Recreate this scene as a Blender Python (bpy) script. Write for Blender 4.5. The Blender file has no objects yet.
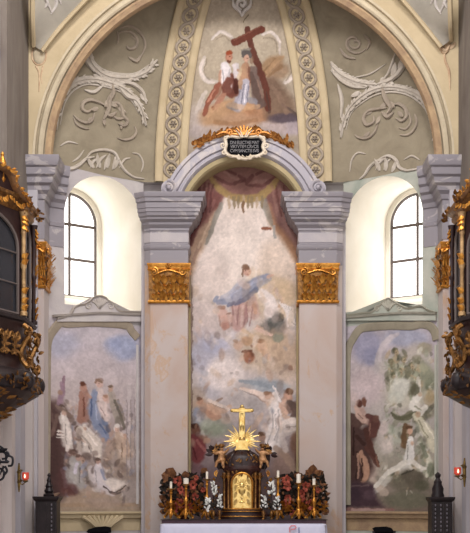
import bpy, bmesh, math, random
import numpy as np
from mathutils import Vector
from mathutils.bvhtree import BVHTree
random.seed(7); rng = np.random.RandomState(5)
C = bpy.context.scene.collection
PI = math.pi
# ------------------------------------------------------------------ camera maths (the picture is 470 x 533)
F, VX, HY, CY, CZ = 1100.0, 243.5, 505.0, -22.0, 1.65
def at(px, py, Y):
    d = Y - CY
    return Vector(((px-VX)*d/F, Y, CZ+(HY-py)*d/F))
def proj(p):
    d = p[1]-CY
    return VX+F*p[0]/d, HY-F*(p[2]-CZ)/d
def zat(py, Y): return CZ+(HY-py)*(Y-CY)/F
def ray(px, py): return Vector(((px-VX)/F, 1.0, (HY-py)/F))
CAM = Vector((0, CY, CZ))
def plane_surf(p0, n):
    p0 = Vector(p0); n = Vector(n).normalized()
    def s(px, py):
        d = ray(px, py); t = (p0-CAM).dot(n)/d.dot(n)
        return CAM+d*t, n
    return s
def bvh_surf(bv):
    def s(px, py):
        d = ray(px, py).normalized()
        loc, n, i, t = bv.ray_cast(CAM, d)
        if loc is None: return None, None
        if n.dot(d) > 0: n = -n
        return loc, n
    return s
# ------------------------------------------------------------------ colour and materials
def lin(h):
    h = h.lstrip('#'); v = np.array([int(h[i:i+2], 16)/255 for i in (0, 2, 4)])
    return np.where(v <= .04045, v/12.92, ((v+.055)/1.055)**2.4)
def l4(h): return tuple(lin(h))+(1.0,)
def new_mat(name):
    m = bpy.data.materials.new(name); m.use_nodes = True
    nt = m.node_tree; b = nt.nodes['Principled BSDF']
    return m, nt, b
def mottled(name, c1, c2, scale=2.0, rough=.85, metal=0.0, bump=.15, bscale=30, c3=None, dist=.6, stretch=(1,1,1), spec=.3):
    m, nt, b = new_mat(name); N, L = nt.nodes.new, nt.links.new
    tc = N('ShaderNodeTexCoord'); mp = N('ShaderNodeMapping'); mp.inputs['Scale'].default_value = stretch
    geo = N('ShaderNodeNewGeometry'); L(geo.outputs['Position'], mp.inputs['Vector'])
    n1 = N('ShaderNodeTexNoise'); n1.inputs['Scale'].default_value = scale; n1.inputs['Detail'].default_value = 6; n1.inputs['Roughness'].default_value = .62; n1.inputs['Distortion'].default_value = dist
    L(mp.outputs['Vector'], n1.inputs['Vector'])
    r = N('ShaderNodeValToRGB'); e = r.color_ramp.elements
    e[0].position = .32; e[0].color = l4(c1); e[1].position = .68; e[1].color = l4(c2)
    if c3: x = e.new(.80); x.color = l4(c3)
    L(n1.outputs['Fac'], r.inputs['Fac']); L(r.outputs['Color'], b.inputs['Base Color'])
    b.inputs['Roughness'].default_value = rough; b.inputs['Metallic'].default_value = metal
    b.inputs['Specular IOR Level'].default_value = spec
    if bump:
        n2 = N('ShaderNodeTexNoise'); n2.inputs['Scale'].default_value = bscale; n2.inputs['Detail'].default_value = 4
        L(mp.outputs['Vector'], n2.inputs['Vector'])
        bp = N('ShaderNodeBump'); bp.inputs['Strength'].default_value = bump; bp.inputs['Distance'].default_value = .02
        L(n2.outputs['Fac'], bp.inputs['Height']); L(bp.outputs['Normal'], b.inputs['Normal'])
    return m
def veined(name, c1, c2, vein, scale=1.6, rough=.35, vw=.06, stretch=(1,1,1), stain=None):
    m, nt, b = new_mat(name); N, L = nt.nodes.new, nt.links.new
    geo = N('ShaderNodeNewGeometry'); mp = N('ShaderNodeMapping'); mp.inputs['Scale'].default_value = stretch
    L(geo.outputs['Position'], mp.inputs['Vector'])
    n1 = N('ShaderNodeTexNoise'); n1.inputs['Scale'].default_value = scale; n1.inputs['Detail'].default_value = 8; n1.inputs['Roughness'].default_value = .65; n1.inputs['Distortion'].default_value = 1.2
    L(mp.outputs['Vector'], n1.inputs['Vector'])
    r = N('ShaderNodeValToRGB'); e = r.color_ramp.elements
    e[0].position = .28; e[0].color = l4(c1); e[1].position = .72; e[1].color = l4(c2)
    x = e.new(.56); x.color = l4(c1); x = e.new(.58+vw*.6); x.color = l4(vein)
    L(n1.outputs['Fac'], r.inputs['Fac']); L(r.outputs['Color'], b.inputs['Base Color'])
    if stain:
        n2 = N('ShaderNodeTexNoise'); n2.inputs['Scale'].default_value = .75; n2.inputs['Detail'].default_value = 5; n2.inputs['Distortion'].default_value = .8; L(mp.outputs['Vector'], n2.inputs['Vector'])
        r2 = N('ShaderNodeValToRGB'); r2.color_ramp.elements[0].position = .48; r2.color_ramp.elements[1].position = .66; L(n2.outputs['Fac'], r2.inputs['Fac'])
        mx = N('ShaderNodeMixRGB'); mu = N('ShaderNodeMath'); mu.operation = 'MULTIPLY'; mu.inputs[1].default_value = .55; L(r2.outputs['Color'], mu.inputs[0]); L(mu.outputs[0], mx.inputs['Fac'])
        mx.inputs['Color2'].default_value = l4(stain); L(r.outputs['Color'], mx.inputs['Color1']); L(mx.outputs['Color'], b.inputs['Base Color'])
    b.inputs['Roughness'].default_value = rough; b.inputs['Specular IOR Level'].default_value = .35
    return m
def painted(name, rough=.9):
    m, nt, b = new_mat(name); N, L = nt.nodes.new, nt.links.new
    a = N('ShaderNodeVertexColor'); a.layer_name = 'pigment'
    L(a.outputs['Color'], b.inputs['Base Color']); b.inputs['Roughness'].default_value = rough
    b.inputs['Specular IOR Level'].default_value = .15
    return m
def emit(name, col, s):
    m, nt, b = new_mat(name)
    b.inputs['Base Color'].default_value = (.8,.8,.8,1); b.inputs['Roughness'].default_value = .15
    b.inputs['Emission Color'].default_value = tuple(col)+(1,); b.inputs['Emission Strength'].default_value = s
    return m
def plain(name, c, rough=.6, metal=0.0):
    m, nt, b = new_mat(name); b.inputs['Base Color'].default_value = l4(c)
    b.inputs['Roughness'].default_value = rough; b.inputs['Metallic'].default_value = metal
    return m
M = {}
M['vault'] = mottled('vault_plaster', '#827866', '#978d79', 2.2, .95, bump=.2, c3='#968879')
M['stucco'] = mottled('pale_stucco', '#aea496', '#c6bdb2', 3.0, .9, bump=.1)
M['relief'] = mottled('tan_stucco', '#8f8376', '#a89b8b', 3.0, .9, bump=.1)
M['ochre'] = mottled('ochre_plaster', '#b3a283', '#c6b595', 1.3, .9, c3='#b39c80')
M['cream'] = mottled('cream_plaster', '#b3a68e', '#c6b99f', 3.0, .9, c3='#a5957c')
M['brownband'] = mottled('brown_moulding_plaster', '#8f7660', '#b49a78', 4.0, .9, c3='#7b5f4e')
M['greyweb'] = mottled('grey_bay_plaster', '#99948a', '#aea79a', 1.5, .95)
M['darkstrip'] = mottled('shaded_pilaster_plaster', '#665d57', '#807870', 2.0, .95, stretch=(1,1,.3))  # plaster of the shaded upper pilasters, the shade mixed into the colour
M['wall_l'] = mottled('lilac_white_plaster', '#aaa3a6', '#c4beba', 1.5, .95, c3='#b8a698')
M['wall_r'] = mottled('greenish_white_plaster', '#969d92', '#b8b8ad', 1.5, .95, c3='#8b9a86')
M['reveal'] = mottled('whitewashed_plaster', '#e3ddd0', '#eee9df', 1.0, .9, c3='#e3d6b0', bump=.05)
M['lilac'] = veined('lilac_marble', '#8b868c', '#a49ea1', '#aaa3a3', 1.8, .45, .05, (1,1,1.6))
M['lilacarch'] = veined('pale_lilac_marble', '#a39ea6', '#b2acb1', '#b8b0ae', 1.8, .45, .05)
M['shaft'] = veined('pinkish_marble', '#baada8', '#c2b6b2', '#bb9f88', .9, .35, .05, (1,1,.7), stain='#b0917c')
M['shaftside'] = mottled('grey_lilac_marble', '#a39da4', '#b5aeae', 1.5, .5)
M['pier'] = mottled('pier_plaster', '#bdb4b3', '#cdc3be', 1.5, .8, stretch=(1,1,.4))
M['pier2'] = mottled('pier_plaster_grey', '#a6a3ab', '#b7b2b6', 1.5, .8, stretch=(1,1,.4))
M['gold'] = mottled('gilding', '#a5692a', '#e0a44e', 11, .36, .9, .3, 60, c3='#74401e')
M['oldgold'] = mottled('worn_gilding', '#4a3020', '#a87a44', 13, .42, .75, .3, 60, c3='#2e1c16')
M['palegold'] = mottled('pale_gilding', '#c9a055', '#f0d690', 8, .28, .85, .1, 60)
M['olive'] = mottled('olive_plaster', '#a2946f', '#b6a683', 3, .9)
M['darkwood'] = mottled('dark_brown_wood', '#1f1214', '#372422', 6, .4, 0, .1, 40, stretch=(1,1,.3))
M['blackwood'] = mottled('blackened_oak', '#1b1618', '#2e2628', 6, .4, 0, .1, 40)
M['marblewood'] = mottled('brown_red_marble', '#221110', '#43241e', 7, .25, 0, 0, 40, c3='#6b4434')
M['iron'] = mottled('wrought_iron', '#17161a', '#2b2a30', 10, .5, .6, .1)
M['bar'] = plain('grey_glazing_bar', '#5b504c', .6)
M['pane'] = emit('bright_daylight_pane', (1.0, .99, .97), 2.0)
M['cloth'] = mottled('white_linen', '#c9cae0', '#d3d3e6', 3, .85, 0, .1, 80)
M['candle'] = plain('white_wax', '#e6dfd2', .5)
M['whiteflower'] = mottled('white_petals', '#cfd0cc', '#e8e8e2', 20, .7)
M['redflower'] = mottled('red_petals', '#702a26', '#b05a44', 25, .7)
M['rustleaf'] = mottled('dried_brown_leaf', '#4e2e22', '#855a38', 16, .7)
M['greenleaf'] = mottled('dark_leaf', '#1a1716', '#33291f', 20, .7)
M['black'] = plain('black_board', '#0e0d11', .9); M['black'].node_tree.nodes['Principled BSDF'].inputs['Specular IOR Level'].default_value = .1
M['letter'] = plain('pale_gold_letter', '#7d7b7e', .6)
M['gradine'] = mottled('purple_brown_wood', '#3a2530', '#4d333c', 5, .5)
M['framel'] = mottled('olive_stone_l', '#8b8071', '#a19483', 3, .9)
M['framer'] = mottled('olive_stone_r', '#878070', '#9b9381', 3, .9)
M['stonel'] = mottled('pale_stone_l', '#b0a8a2', '#c3bbb3', 3, .9)
M['stoner'] = mottled('pale_stone_r', '#a5a396', '#b9b6a8', 3, .9)
M['palestucco'] = mottled('white_stucco', '#b9b2ac', '#cfc9c4', 5, .9)
M['whitestucco'] = mottled('ivory_stucco', '#c9b9a2', '#e3d8c6', 9, .7)
M['stonered'] = mottled('reddish_stucco', '#a98a70', '#c9b294', 7, .9)
M['pinkthread'] = plain('pink_thread', '#d98a92', .8)
M['bluethread'] = plain('blue_thread', '#5a6ea0', .8)
M['palewood'] = mottled('pale_gilt_post', '#8a6a48', '#cba878', 9, .45, .3, .2)
M['crestwood'] = mottled('brown_gilt_crest', '#5d4236', '#a07850', 7, .45, .4, .2)
M['brass'] = mottled('aged_brass', '#4e4128', '#8a7240', 12, .4, .8, .1)
M['beadwood'] = plain('worn_grey_bead', '#6f6a72', .6)
M['oakscroll'] = plain('pale_oak', '#9a7c68', .6)
M['crestgold'] = mottled('russet_gilding', '#7a4422', '#cf9450', 16, .4, .8, .3, 60, c3='#56301c')
M['floor'] = mottled('stone_floor', '#8a8078', '#a0968c', 2, .6)
M['glass'] = None
M['ruby'] = None
def glassy(name, col, rough=.08, alpha=.6):
    m, nt, b = new_mat(name); b.inputs['Base Color'].default_value = tuple(col)+(1,)
    b.inputs['Roughness'].default_value = rough; b.inputs['Alpha'].default_value = alpha
    b.inputs['Specular IOR Level'].default_value = .6
    return m
M['glass'] = glassy('old_dark_glass', (.03,.03,.035), .12, .92)
M['ruby'] = emit('ruby_glass', (.9,.12,.06), .12); M['ruby'].node_tree.nodes['Principled BSDF'].inputs['Base Color'].default_value = (.5,.05,.03,1)
M['flame'] = emit('flame', (1,.6,.35), 1.6)
M['fresco'] = painted('fresco_pigment')
M['skin'] = mottled('gilded_carving_flesh', '#8c6444', '#b88c62', 14, .45, .35, .2)
# ------------------------------------------------------------------ objects
ORG = {}
def tag(o, label=None, cat=None, group=None, kind=None):
    if label: o['label'] = label
    if cat: o['category'] = cat
    if group: o['group'] = group
    if kind: o['kind'] = kind
    return o
def thing(name, loc, label, cat, group=None, kind=None):
    o = bpy.data.objects.new(name, None); C.objects.link(o); o.location = loc; o.empty_display_size = .1
    ORG[o] = Vector(loc); return tag(o, label, cat, group, kind)
def obj(name, bm, m, parent=None, smooth=True, angle=40, origin=None, recalc=True):
    bmesh.ops.remove_doubles(bm, verts=bm.verts, dist=1e-5)
    if recalc: bmesh.ops.recalc_face_normals(bm, faces=bm.faces)
    org = ORG[parent] if parent else Vector(origin or (0,0,0))
    if org.length: bmesh.ops.translate(bm, verts=bm.verts, vec=-org)
    me = bpy.data.meshes.new(name); bm.to_mesh(me); bm.free()
    if smooth:
        for p in me.polygons: p.use_smooth = True
        try: me.set_sharp_from_angle(angle=math.radians(angle))
        except Exception: pass
    me.materials.append(m)
    o = bpy.data.objects.new(name, me); C.objects.link(o)
    if parent: o.parent = parent
    else: o.location = org
    ORG[o] = org; return o
def copy_tree(o, parent=None):
    c = o.copy(); C.objects.link(c)
    if parent: c.parent = parent
    for ch in list(o.children): copy_tree(ch, c)
    return c
def BM(): return bmesh.new()
# ------------------------------------------------------------------ shape helpers
def box(bm, x0, x1, y0, y1, z0, z1):
    v = [bm.verts.new((x, y, z)) for z in (z0, z1) for x, y in ((x0,y0),(x1,y0),(x1,y1),(x0,y1))]
    for f in ((3,2,1,0),(4,5,6,7),(0,1,5,4),(1,2,6,5),(2,3,7,6),(3,0,4,7)): bm.faces.new([v[i] for i in f])
def prism(bm, poly, z0, z1):
    a = [bm.verts.new((x, y, z0)) for x, y in poly]; b = [bm.verts.new((x, y, z1)) for x, y in poly]; n = len(poly)
    for i in range(n): bm.faces.new((a[i], a[(i+1)%n], b[(i+1)%n], b[i]))
    bm.faces.new(a[::-1]); bm.faces.new(b)
def lathe(bm, prof, c, seg=12, sx=1, sy=1):
    rings = []
    for r, z in prof:
        rings.append([bm.verts.new((c[0]+max(r,1e-4)*sx*math.cos(2*PI*i/seg), c[1]+max(r,1e-4)*sy*math.sin(2*PI*i/seg), c[2]+z)) for i in range(seg)])
    for a, b in zip(rings, rings[1:]):
        for i in range(seg): bm.faces.new((a[i], a[(i+1)%seg], b[(i+1)%seg], b[i]))
    bm.faces.new(rings[0][::-1]); bm.faces.new(rings[-1])
def cr(pts, n=6):
    P = [np.array(p, float) for p in pts]
    if len(P) < 3:
        return [P[0]+(P[1]-P[0])*t for t in np.linspace(0, 1, n)]
    Q = [2*P[0]-P[1]]+P+[2*P[-1]-P[-2]]; out = []
    for i in range(1, len(Q)-2):
        a, b, c, d = Q[i-1:i+3]
        for k in range(n):
            t = k/n; out.append(.5*((2*b)+(-a+c)*t+(2*a-5*b+4*c-d)*t*t+(-a+3*b-3*c+d)*t**3))
    out.append(P[-1]); return out
def tube(bm, pts, rad, seg=6, up=None, flat=1.0):
    P = [Vector(p) for p in pts]; n = len(P)
    if n < 2: return
    R = rad if hasattr(rad, '__len__') else [rad]*n
    rings = []; prev = None
    for i in range(n):
        t = (P[min(i+1, n-1)]-P[max(i-1, 0)])
        if t.length < 1e-9: t = Vector((0,0,1))
        t.normalize()
        if up is not None: ref = Vector(up[i]) if hasattr(up[0], '__len__') else Vector(up)
        else: ref = prev if prev is not None else (Vector((0,0,1)) if abs(t.z) < .9 else Vector((1,0,0)))
        s = t.cross(ref)
        if s.length < 1e-6: s = t.cross(Vector((1,.1,0)))
        s.normalize(); u = s.cross(t).normalized(); prev = u
        rings.append([bm.verts.new(P[i]+(s*math.cos(2*PI*k/seg)+u*flat*math.sin(2*PI*k/seg))*R[i]) for k in range(seg)])
    for a, b in zip(rings, rings[1:]):
        for k in range(seg): bm.faces.new((a[k], a[(k+1)%seg], b[(k+1)%seg], b[k]))
    bm.faces.new(rings[0][::-1]); bm.faces.new(rings[-1])
def ball(bm, c, rx, ry=None, rz=None, seg=10, rot=None):
    ry = rx if ry is None else ry; rz = rx if rz is None else rz
    n = max(4, seg//2+1); c = Vector(c); rows = []
    for j in range(n+1):
        th = PI*j/n; row = []
        for i in range(seg):
            v = Vector((rx*math.sin(th)*math.cos(2*PI*i/seg), ry*math.sin(th)*math.sin(2*PI*i/seg), rz*math.cos(th)))
            if rot: v = rot @ v
            row.append(bm.verts.new(c+v))
            if j in (0, n): break
        rows.append(row)
    for j in range(n):
        a, b = rows[j], rows[j+1]
        for i in range(seg):
            k = (i+1) % seg
            if len(a) == 1: bm.faces.new((a[0], b[k], b[i]))
            elif len(b) == 1: bm.faces.new((a[i], a[k], b[0]))
            else: bm.faces.new((a[i], a[k], b[k], b[i]))
def leaf(bm, base, d, n, L, W, curl=.3, seg=5):
    d = Vector(d).normalized(); n = Vector(n); n = (n-d*n.dot(d)).normalized(); s = d.cross(n)
    rows = []
    for i in range(seg+1):
        t = i/seg; w = W*math.sin(PI*min(1, t*.9+.1))**.8*(1 if t < 1 else .05)
        p = Vector(base)+d*L*t+n*(curl*L*t*t)
        rows.append([bm.verts.new(p-s*w+n*W*.25), bm.verts.new(p+n*W*.55), bm.verts.new(p+s*w+n*W*.25), bm.verts.new(p-n*W*.1)])
    for a, b in zip(rows, rows[1:]):
        for k in range(4): bm.faces.new((a[k], a[(k+1)%4], b[(k+1)%4], b[k]))
    bm.faces.new(rows[0][::-1]); bm.faces.new(rows[-1])
def spiral(cx, cy, r0, a0, turns, d=1, n=16, shrink=.12):
    return [(cx+r0*(1-(1-shrink)*i/n)*math.cos(a0+d*2*PI*turns*i/n), cy+r0*(1-(1-shrink)*i/n)*math.sin(a0+d*2*PI*turns*i/n)) for i in range(n+1)]
def rel(bm, surf, pts, w=1.4, taper=True, n=5, flat=.8, lift=0.0, seg=6, scale=51.0, ends=.35):
    """a relief moulding on a surface, drawn through picture points, w = half width in picture points"""
    q = cr(pts, n); P = []; U = []
    for x in q:
        p, nn = surf(x[0], x[1])
        if p is None: continue
        P.append(p+nn*lift); U.append(nn)
    m = len(P)
    if m < 2: return
    R = []
    for i in range(m):
        t = i/(m-1); k = 1.0
        if taper == True: k = ends+(1-ends)*math.sin(PI*t)**.7 if m > 2 else 1
        elif taper == 'end': k = 1-(1-ends)*t
        ww = w
        R.append(ww*k/scale)
    tube(bm, P, R, seg, U, flat)
def path_frames(path):
    """outward (right-hand) mitred offsets of an open plan path"""
    P = [Vector((p[0], p[1], 0)) for p in path]; nrm = []
    for a, b in zip(P, P[1:]):
        d = (b-a).normalized(); nrm.append(Vector((d.y, -d.x, 0)))
    out = []
    for i in range(len(P)):
        if i == 0: out.append(nrm[0])
        elif i == len(P)-1: out.append(nrm[-1])
        else:
            m = (nrm[i-1]+nrm[i]); m = m/max(m.dot(nrm[i]), .25)
            out.append(m)
    return P, out
def moulding(bm, path, prof, cap=True):
    P, N = path_frames(path); rows = []
    for p, n in zip(P, N): rows.append([bm.verts.new((p.x+n.x*o, p.y+n.y*o, z)) for o, z in prof])
    for a, b in zip(rows, rows[1:]):
        for k in range(len(prof)-1): bm.faces.new((a[k], b[k], b[k+1], a[k+1]))
    if cap:
        bm.faces.new(rows[0][::-1]) if len(prof) > 2 else None
        bm.faces.new(rows[-1]) if len(prof) > 2 else None
        for r in (0, -1):
            pass
        bm.faces.new([r[-1] for r in rows]) if len(rows) > 2 else None
def sweep(bm, frames, prof, closed_prof=False):
    """frames: list of (origin, a, b); prof: (a, b) offsets"""
    rows = [[bm.verts.new(o+a*x+b*y) for x, y in prof] for o, a, b in frames]
    m = len(prof)
    for r0, r1 in zip(rows, rows[1:]):
        for k in range(m if closed_prof else m-1): bm.faces.new((r0[k], r0[(k+1)%m], r1[(k+1)%m], r1[k]))
    if closed_prof: bm.faces.new(rows[0][::-1]); bm.faces.new(rows[-1])
# ------------------------------------------------------------------ painter for the frescoes
_T = rng.rand(256, 256)
def vnoise(x, y):
    xi = np.floor(x).astype(int); yi = np.floor(y).astype(int); fx = x-xi; fy = y-yi
    fx = fx*fx*(3-2*fx); fy = fy*fy*(3-2*fy)
    g = lambda a, b: _T[a % 256, b % 256]
    return (g(xi,yi)*(1-fx)+g(xi+1,yi)*fx)*(1-fy)+(g(xi,yi+1)*(1-fx)+g(xi+1,yi+1)*fx)*fy
def fbm(x, y, o=4):
    s = 0; a = .5; t = 0
    for i in range(o):
        s = s+a*vnoise(x+i*17.3, y+i*9.1); t += a; x = x*2.03; y = y*2.03; a *= .55
    return s/t
class Paint:
    def __init__(s, x, y, warp=.7):
        s.x0, s.y0 = x, y
        s.x = x+(fbm(x*.16, y*.16)-.5)*2*warp*2+(vnoise(x*.7+9, y*.7)-.5)*warp*.8
        s.y = y+(fbm(x*.16+40, y*.16+11)-.5)*2*warp*2+(vnoise(x*.7+3, y*.7+50)-.5)*warp*.8
        s.c = np.zeros(x.shape+(3,))
    def grad(s, stops, axis='y'):
        v = s.y if axis == 'y' else s.x
        k = [a for a, b in stops]; cols = np.array([[int(b[i:i+2],16)/255 for i in (1,3,5)] for a, b in stops])
        for j in range(3): s.c[..., j] = np.interp(v, k, cols[:, j])
    def _mix(s, m, col, a):
        c = np.array([int(col[i:i+2],16)/255 for i in (1,3,5)])
        m = (np.clip(m, 0, 1)*a)[..., None]; s.c = s.c*(1-m)+c*m
    def E(s, cx, cy, rx, ry, col, a=1.0, soft=.35, rot=0):
        soft = soft*.62; t = math.radians(rot); dx = s.x-cx; dy = s.y-cy
        u = (dx*math.cos(t)+dy*math.sin(t))/rx; v = (-dx*math.sin(t)+dy*math.cos(t))/ry
        d = np.sqrt(u*u+v*v); m = np.clip((1+soft-d)/(2*soft), 0, 1); s._mix(m*m*(3-2*m), col, a)
    def S(s, pts, col, a=1.0, soft=.35, smooth=True):
        soft = soft*.62
        if smooth and len(pts) > 2: pts = cr(pts, 4)
        best = np.full(s.x.shape, 9e9)
        for p, q in zip(pts, pts[1:]):
            dx, dy = q[0]-p[0], q[1]-p[1]; l2 = dx*dx+dy*dy+1e-9
            t = np.clip(((s.x-p[0])*dx+(s.y-p[1])*dy)/l2, 0, 1)
            r = p[2]+(q[2]-p[2])*t
            best = np.minimum(best, np.hypot(s.x-p[0]-t*dx, s.y-p[1]-t*dy)/np.maximum(r, .05))
        m = np.clip((1+soft-best)/(2*soft), 0, 1); s._mix(m*m*(3-2*m), col, a)
    def poly(s, pts, col, a=1.0, soft=1.2):
        n = len(pts); inside = np.zeros(s.x.shape, bool); dist = np.full(s.x.shape, 9e9)
        for i in range(n):
            (x1, y1), (x2, y2) = pts[i], pts[(i+1)%n]
            c = ((y1 > s.y) != (y2 > s.y)) & (s.x < (x2-x1)*(s.y-y1)/(y2-y1+1e-12)+x1); inside ^= c
            dx, dy = x2-x1, y2-y1; t = np.clip(((s.x-x1)*dx+(s.y-y1)*dy)/(dx*dx+dy*dy+1e-9), 0, 1)
            dist = np.minimum(dist, np.hypot(s.x-x1-t*dx, s.y-y1-t*dy))
        sd = np.where(inside, dist, -dist); m = np.clip((sd+soft)/(2*soft), 0, 1); s._mix(m, col, a)
    def finish(s, mott=.08, fine=.06, brush=.10):
        g = s.c.mean(-1, keepdims=True); s.c = g+(s.c-g)*.78; s.c = (.69+(s.c-.70)*1.16)*np.array([1.015,.985,.985])
        u = s.x0+(fbm(s.x0*.12, s.y0*.12+31)-.5)*14; v = s.y0+(fbm(s.x0*.12+8, s.y0*.12)-.5)*14
        rg = np.abs(fbm(u*.22+11, v*.13+3, 3)-.5)*2; rg2 = np.abs(fbm(u*.16+61, v*.30+23, 3)-.5)*2
        s.c = s.c*(1+brush*((rg-.22)*1.0+(rg2-.22)*.8))[..., None]
        k = 1+(fbm(s.x0*.09+70, s.y0*.09)-.5)*2*mott+(fbm(s.x0*.5+5, s.y0*.5, 3)-.5)*2*fine
        c = np.clip(s.c*k[..., None], 0, 1)
        return np.where(c <= .04045, c/12.92, ((c+.055)/1.055)**2.4)
def paint_grid(name, P, px, py, painter, parent=None, mask=None, origin=None):
    """P: grid of points (h, w, 3); px, py: where each falls; painter(Paint) lays the pigment"""
    h, w = px.shape
    pt = Paint(px, py); painter(pt); col = pt.finish()
    org = ORG[parent] if parent else Vector(origin or (0,0,0))
    V = (P-np.array(org)).reshape(-1, 3)
    idx = np.arange(h*w).reshape(h, w)
    q = np.stack([idx[:-1,:-1], idx[:-1,1:], idx[1:,1:], idx[1:,:-1]], -1).reshape(-1, 4)
    if mask is not None:
        mm = mask.reshape(-1); q = q[mm[q].all(1)]
    used = np.unique(q); re = np.full(h*w, -1); re[used] = np.arange(len(used))
    me = bpy.data.meshes.new(name); me.from_pydata(V[used].tolist(), [], re[q].tolist())
    at_ = me.color_attributes.new('pigment', 'FLOAT_COLOR', 'POINT')
    cc = np.concatenate([col.reshape(-1, 3)[used], np.ones((len(used), 1))], 1).astype(np.float32)
    at_.data.foreach_set('color', cc.ravel())
    me.polygons.foreach_set('use_smooth', [True]*len(me.polygons))
    me.materials.append(M['fresco']); me.update()
    o = bpy.data.objects.new(name, me); C.objects.link(o)
    if parent: o.parent = parent
    else: o.location = org
    ORG[o] = org; return o
# ================================================================== THE SETTING
TX, TY = .8396, .5433
def aw(sg, s, z, d=0): return Vector((sg*(2+TX*s+TY*d), -TY*s+TX*d, z))
SIDE = {-1: 'left', 1: 'right'}
ZS, HD, YK, RD = 8.1, 4.6, -1.3, 1.3
def dome(x, y, phi): return Vector((x*math.cos(phi), YK+(y-YK)*math.cos(phi), ZS+HD*math.sin(phi)))
# --- floor and altar steps
b = BM(); box(b, -4.1, 4.1, -26, 1.0, -.3, 0)
tag(obj('floor', b, M['floor'], smooth=False), 'pale stone floor of the chancel', 'floor', kind='structure')
b = BM(); box(b, -3.2, 3.2, -3.6, .2, 0, .17); box(b, -2.8, 2.8, -3.2, .2, .17, .34)
tag(obj('trim_altar_step', b, M['floor'], smooth=False), 'stone steps under the altar', 'step', kind='structure')
# --- back wall
b = BM(); box(b, -2.1, 2.1, .2, .4, 0, 8.9); box(b, -2.12, -1.62, .02, .3, 8.11, 8.9); box(b, 1.62, 2.12, .02, .3, 8.11, 8.9)
tag(obj('wall_back', b, M['wall_l'], smooth=False), 'flat back wall behind the tall central fresco', 'wall', kind='structure')
# --- slanting apse walls with window niches
S0, NR, NZB, NZS = .86, .84, 5.5, 7.24
WD, WS, WR, WZB, WZS = 1.6, .86, .60, 6.0, 7.55
def outline(sc, r, zb, zs, n=24):
    o = [(sc-r, zb), (sc-r, (zb+zs)/2)]
    o += [(sc-r*math.cos(PI*i/n), zs+r*math.sin(PI*i/n)) for i in range(n+1)]
    return o+[(sc+r, (zb+zs)/2), (sc+r, zb)]
def apse_wall(sg):
    b = BM(); L = 2.024
    ss = sorted(set([0, L]+[S0-NR*math.cos(PI*i/24) for i in range(25)]))
    zt = 8.14
    def top(s): return NZS+math.sqrt(max(0, NR*NR-(s-S0)**2))
    for s0, s1 in zip(ss, ss[1:]):
        ins = S0-NR-1e-6 <= s0 and s1 <= S0+NR+1e-6
        segs = [(0, 0, NZB, NZB), (top(s0), top(s1), zt, zt)] if ins else [(0, 0, NZB, NZB), (NZB, NZB, zt, zt)]
        for za, zb_, zc, zd in segs:
            b.faces.new([b.verts.new(aw(sg, s, z)) for s, z in ((s0, za), (s1, zb_), (s1, zd), (s0, zc))])
    return b
for sg in (-1, 1):
    w = obj('wall_apse_'+SIDE[sg], apse_wall(sg), M['wall_l'] if sg < 0 else M['wall_r'], smooth=False)
    tag(w, ('lilac-white' if sg < 0 else 'green-stained white')+' slanting apse wall with the %s window niche' % SIDE[sg], 'wall', kind='structure')
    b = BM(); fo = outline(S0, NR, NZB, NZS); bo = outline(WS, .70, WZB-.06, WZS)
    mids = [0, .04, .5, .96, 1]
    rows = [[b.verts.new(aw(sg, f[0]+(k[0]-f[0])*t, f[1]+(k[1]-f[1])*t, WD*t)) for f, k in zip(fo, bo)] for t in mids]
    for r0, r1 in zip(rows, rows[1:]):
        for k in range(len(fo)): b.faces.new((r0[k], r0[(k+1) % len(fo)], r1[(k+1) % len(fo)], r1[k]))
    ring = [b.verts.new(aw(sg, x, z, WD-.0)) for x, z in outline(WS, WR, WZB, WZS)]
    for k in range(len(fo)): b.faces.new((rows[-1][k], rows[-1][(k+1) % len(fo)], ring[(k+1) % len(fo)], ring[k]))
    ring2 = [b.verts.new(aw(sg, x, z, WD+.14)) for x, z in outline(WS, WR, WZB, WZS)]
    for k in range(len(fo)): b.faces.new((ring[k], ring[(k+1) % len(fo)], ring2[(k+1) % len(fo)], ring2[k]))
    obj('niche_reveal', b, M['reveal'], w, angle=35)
    # window
    n = 1 if sg < 0 else 2
    b = BM(); o = outline(WS, WR-.0, WZB, WZS)
    d = WD+.07; tube(b, [aw(sg, x, z, d) for x, z in o]+[aw(sg, o[0][0], o[0][1], d)], .045, 6)
    wf = obj('window_%d' % n, b, M['bar'])
    tag(wf, 'tall arched bright window in the %s niche with dark glazing bars' % SIDE[sg], 'window', kind='structure')
    b = BM(); tube(b, [aw(sg, WS, WZB, d), aw(sg, WS, WZS+WR, d)], .034, 6); obj('mullion', b, M['bar'], wf)
    for z in (WZS-.05, 6.78):
        b = BM(); tube(b, [aw(sg, WS-WR, z, d), aw(sg, WS+WR, z, d)], .034, 6); obj('glazing_bar', b, M['bar'], wf)
    b = BM(); f = [b.verts.new(aw(sg, x, z, d+.04)) for x, z in o]; g = [b.verts.new(aw(sg, x, z, d+.055)) for x, z in o]
    b.faces.new(f); b.faces.new(g[::-1])
    for k in range(len(f)): b.faces.new((f[k], f[(k+1) % len(f)], g[(k+1) % len(f)], g[k]))
    tag(obj('pane', b, M['pane'], wf, smooth=False), 'glass whited out by daylight')
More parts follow.
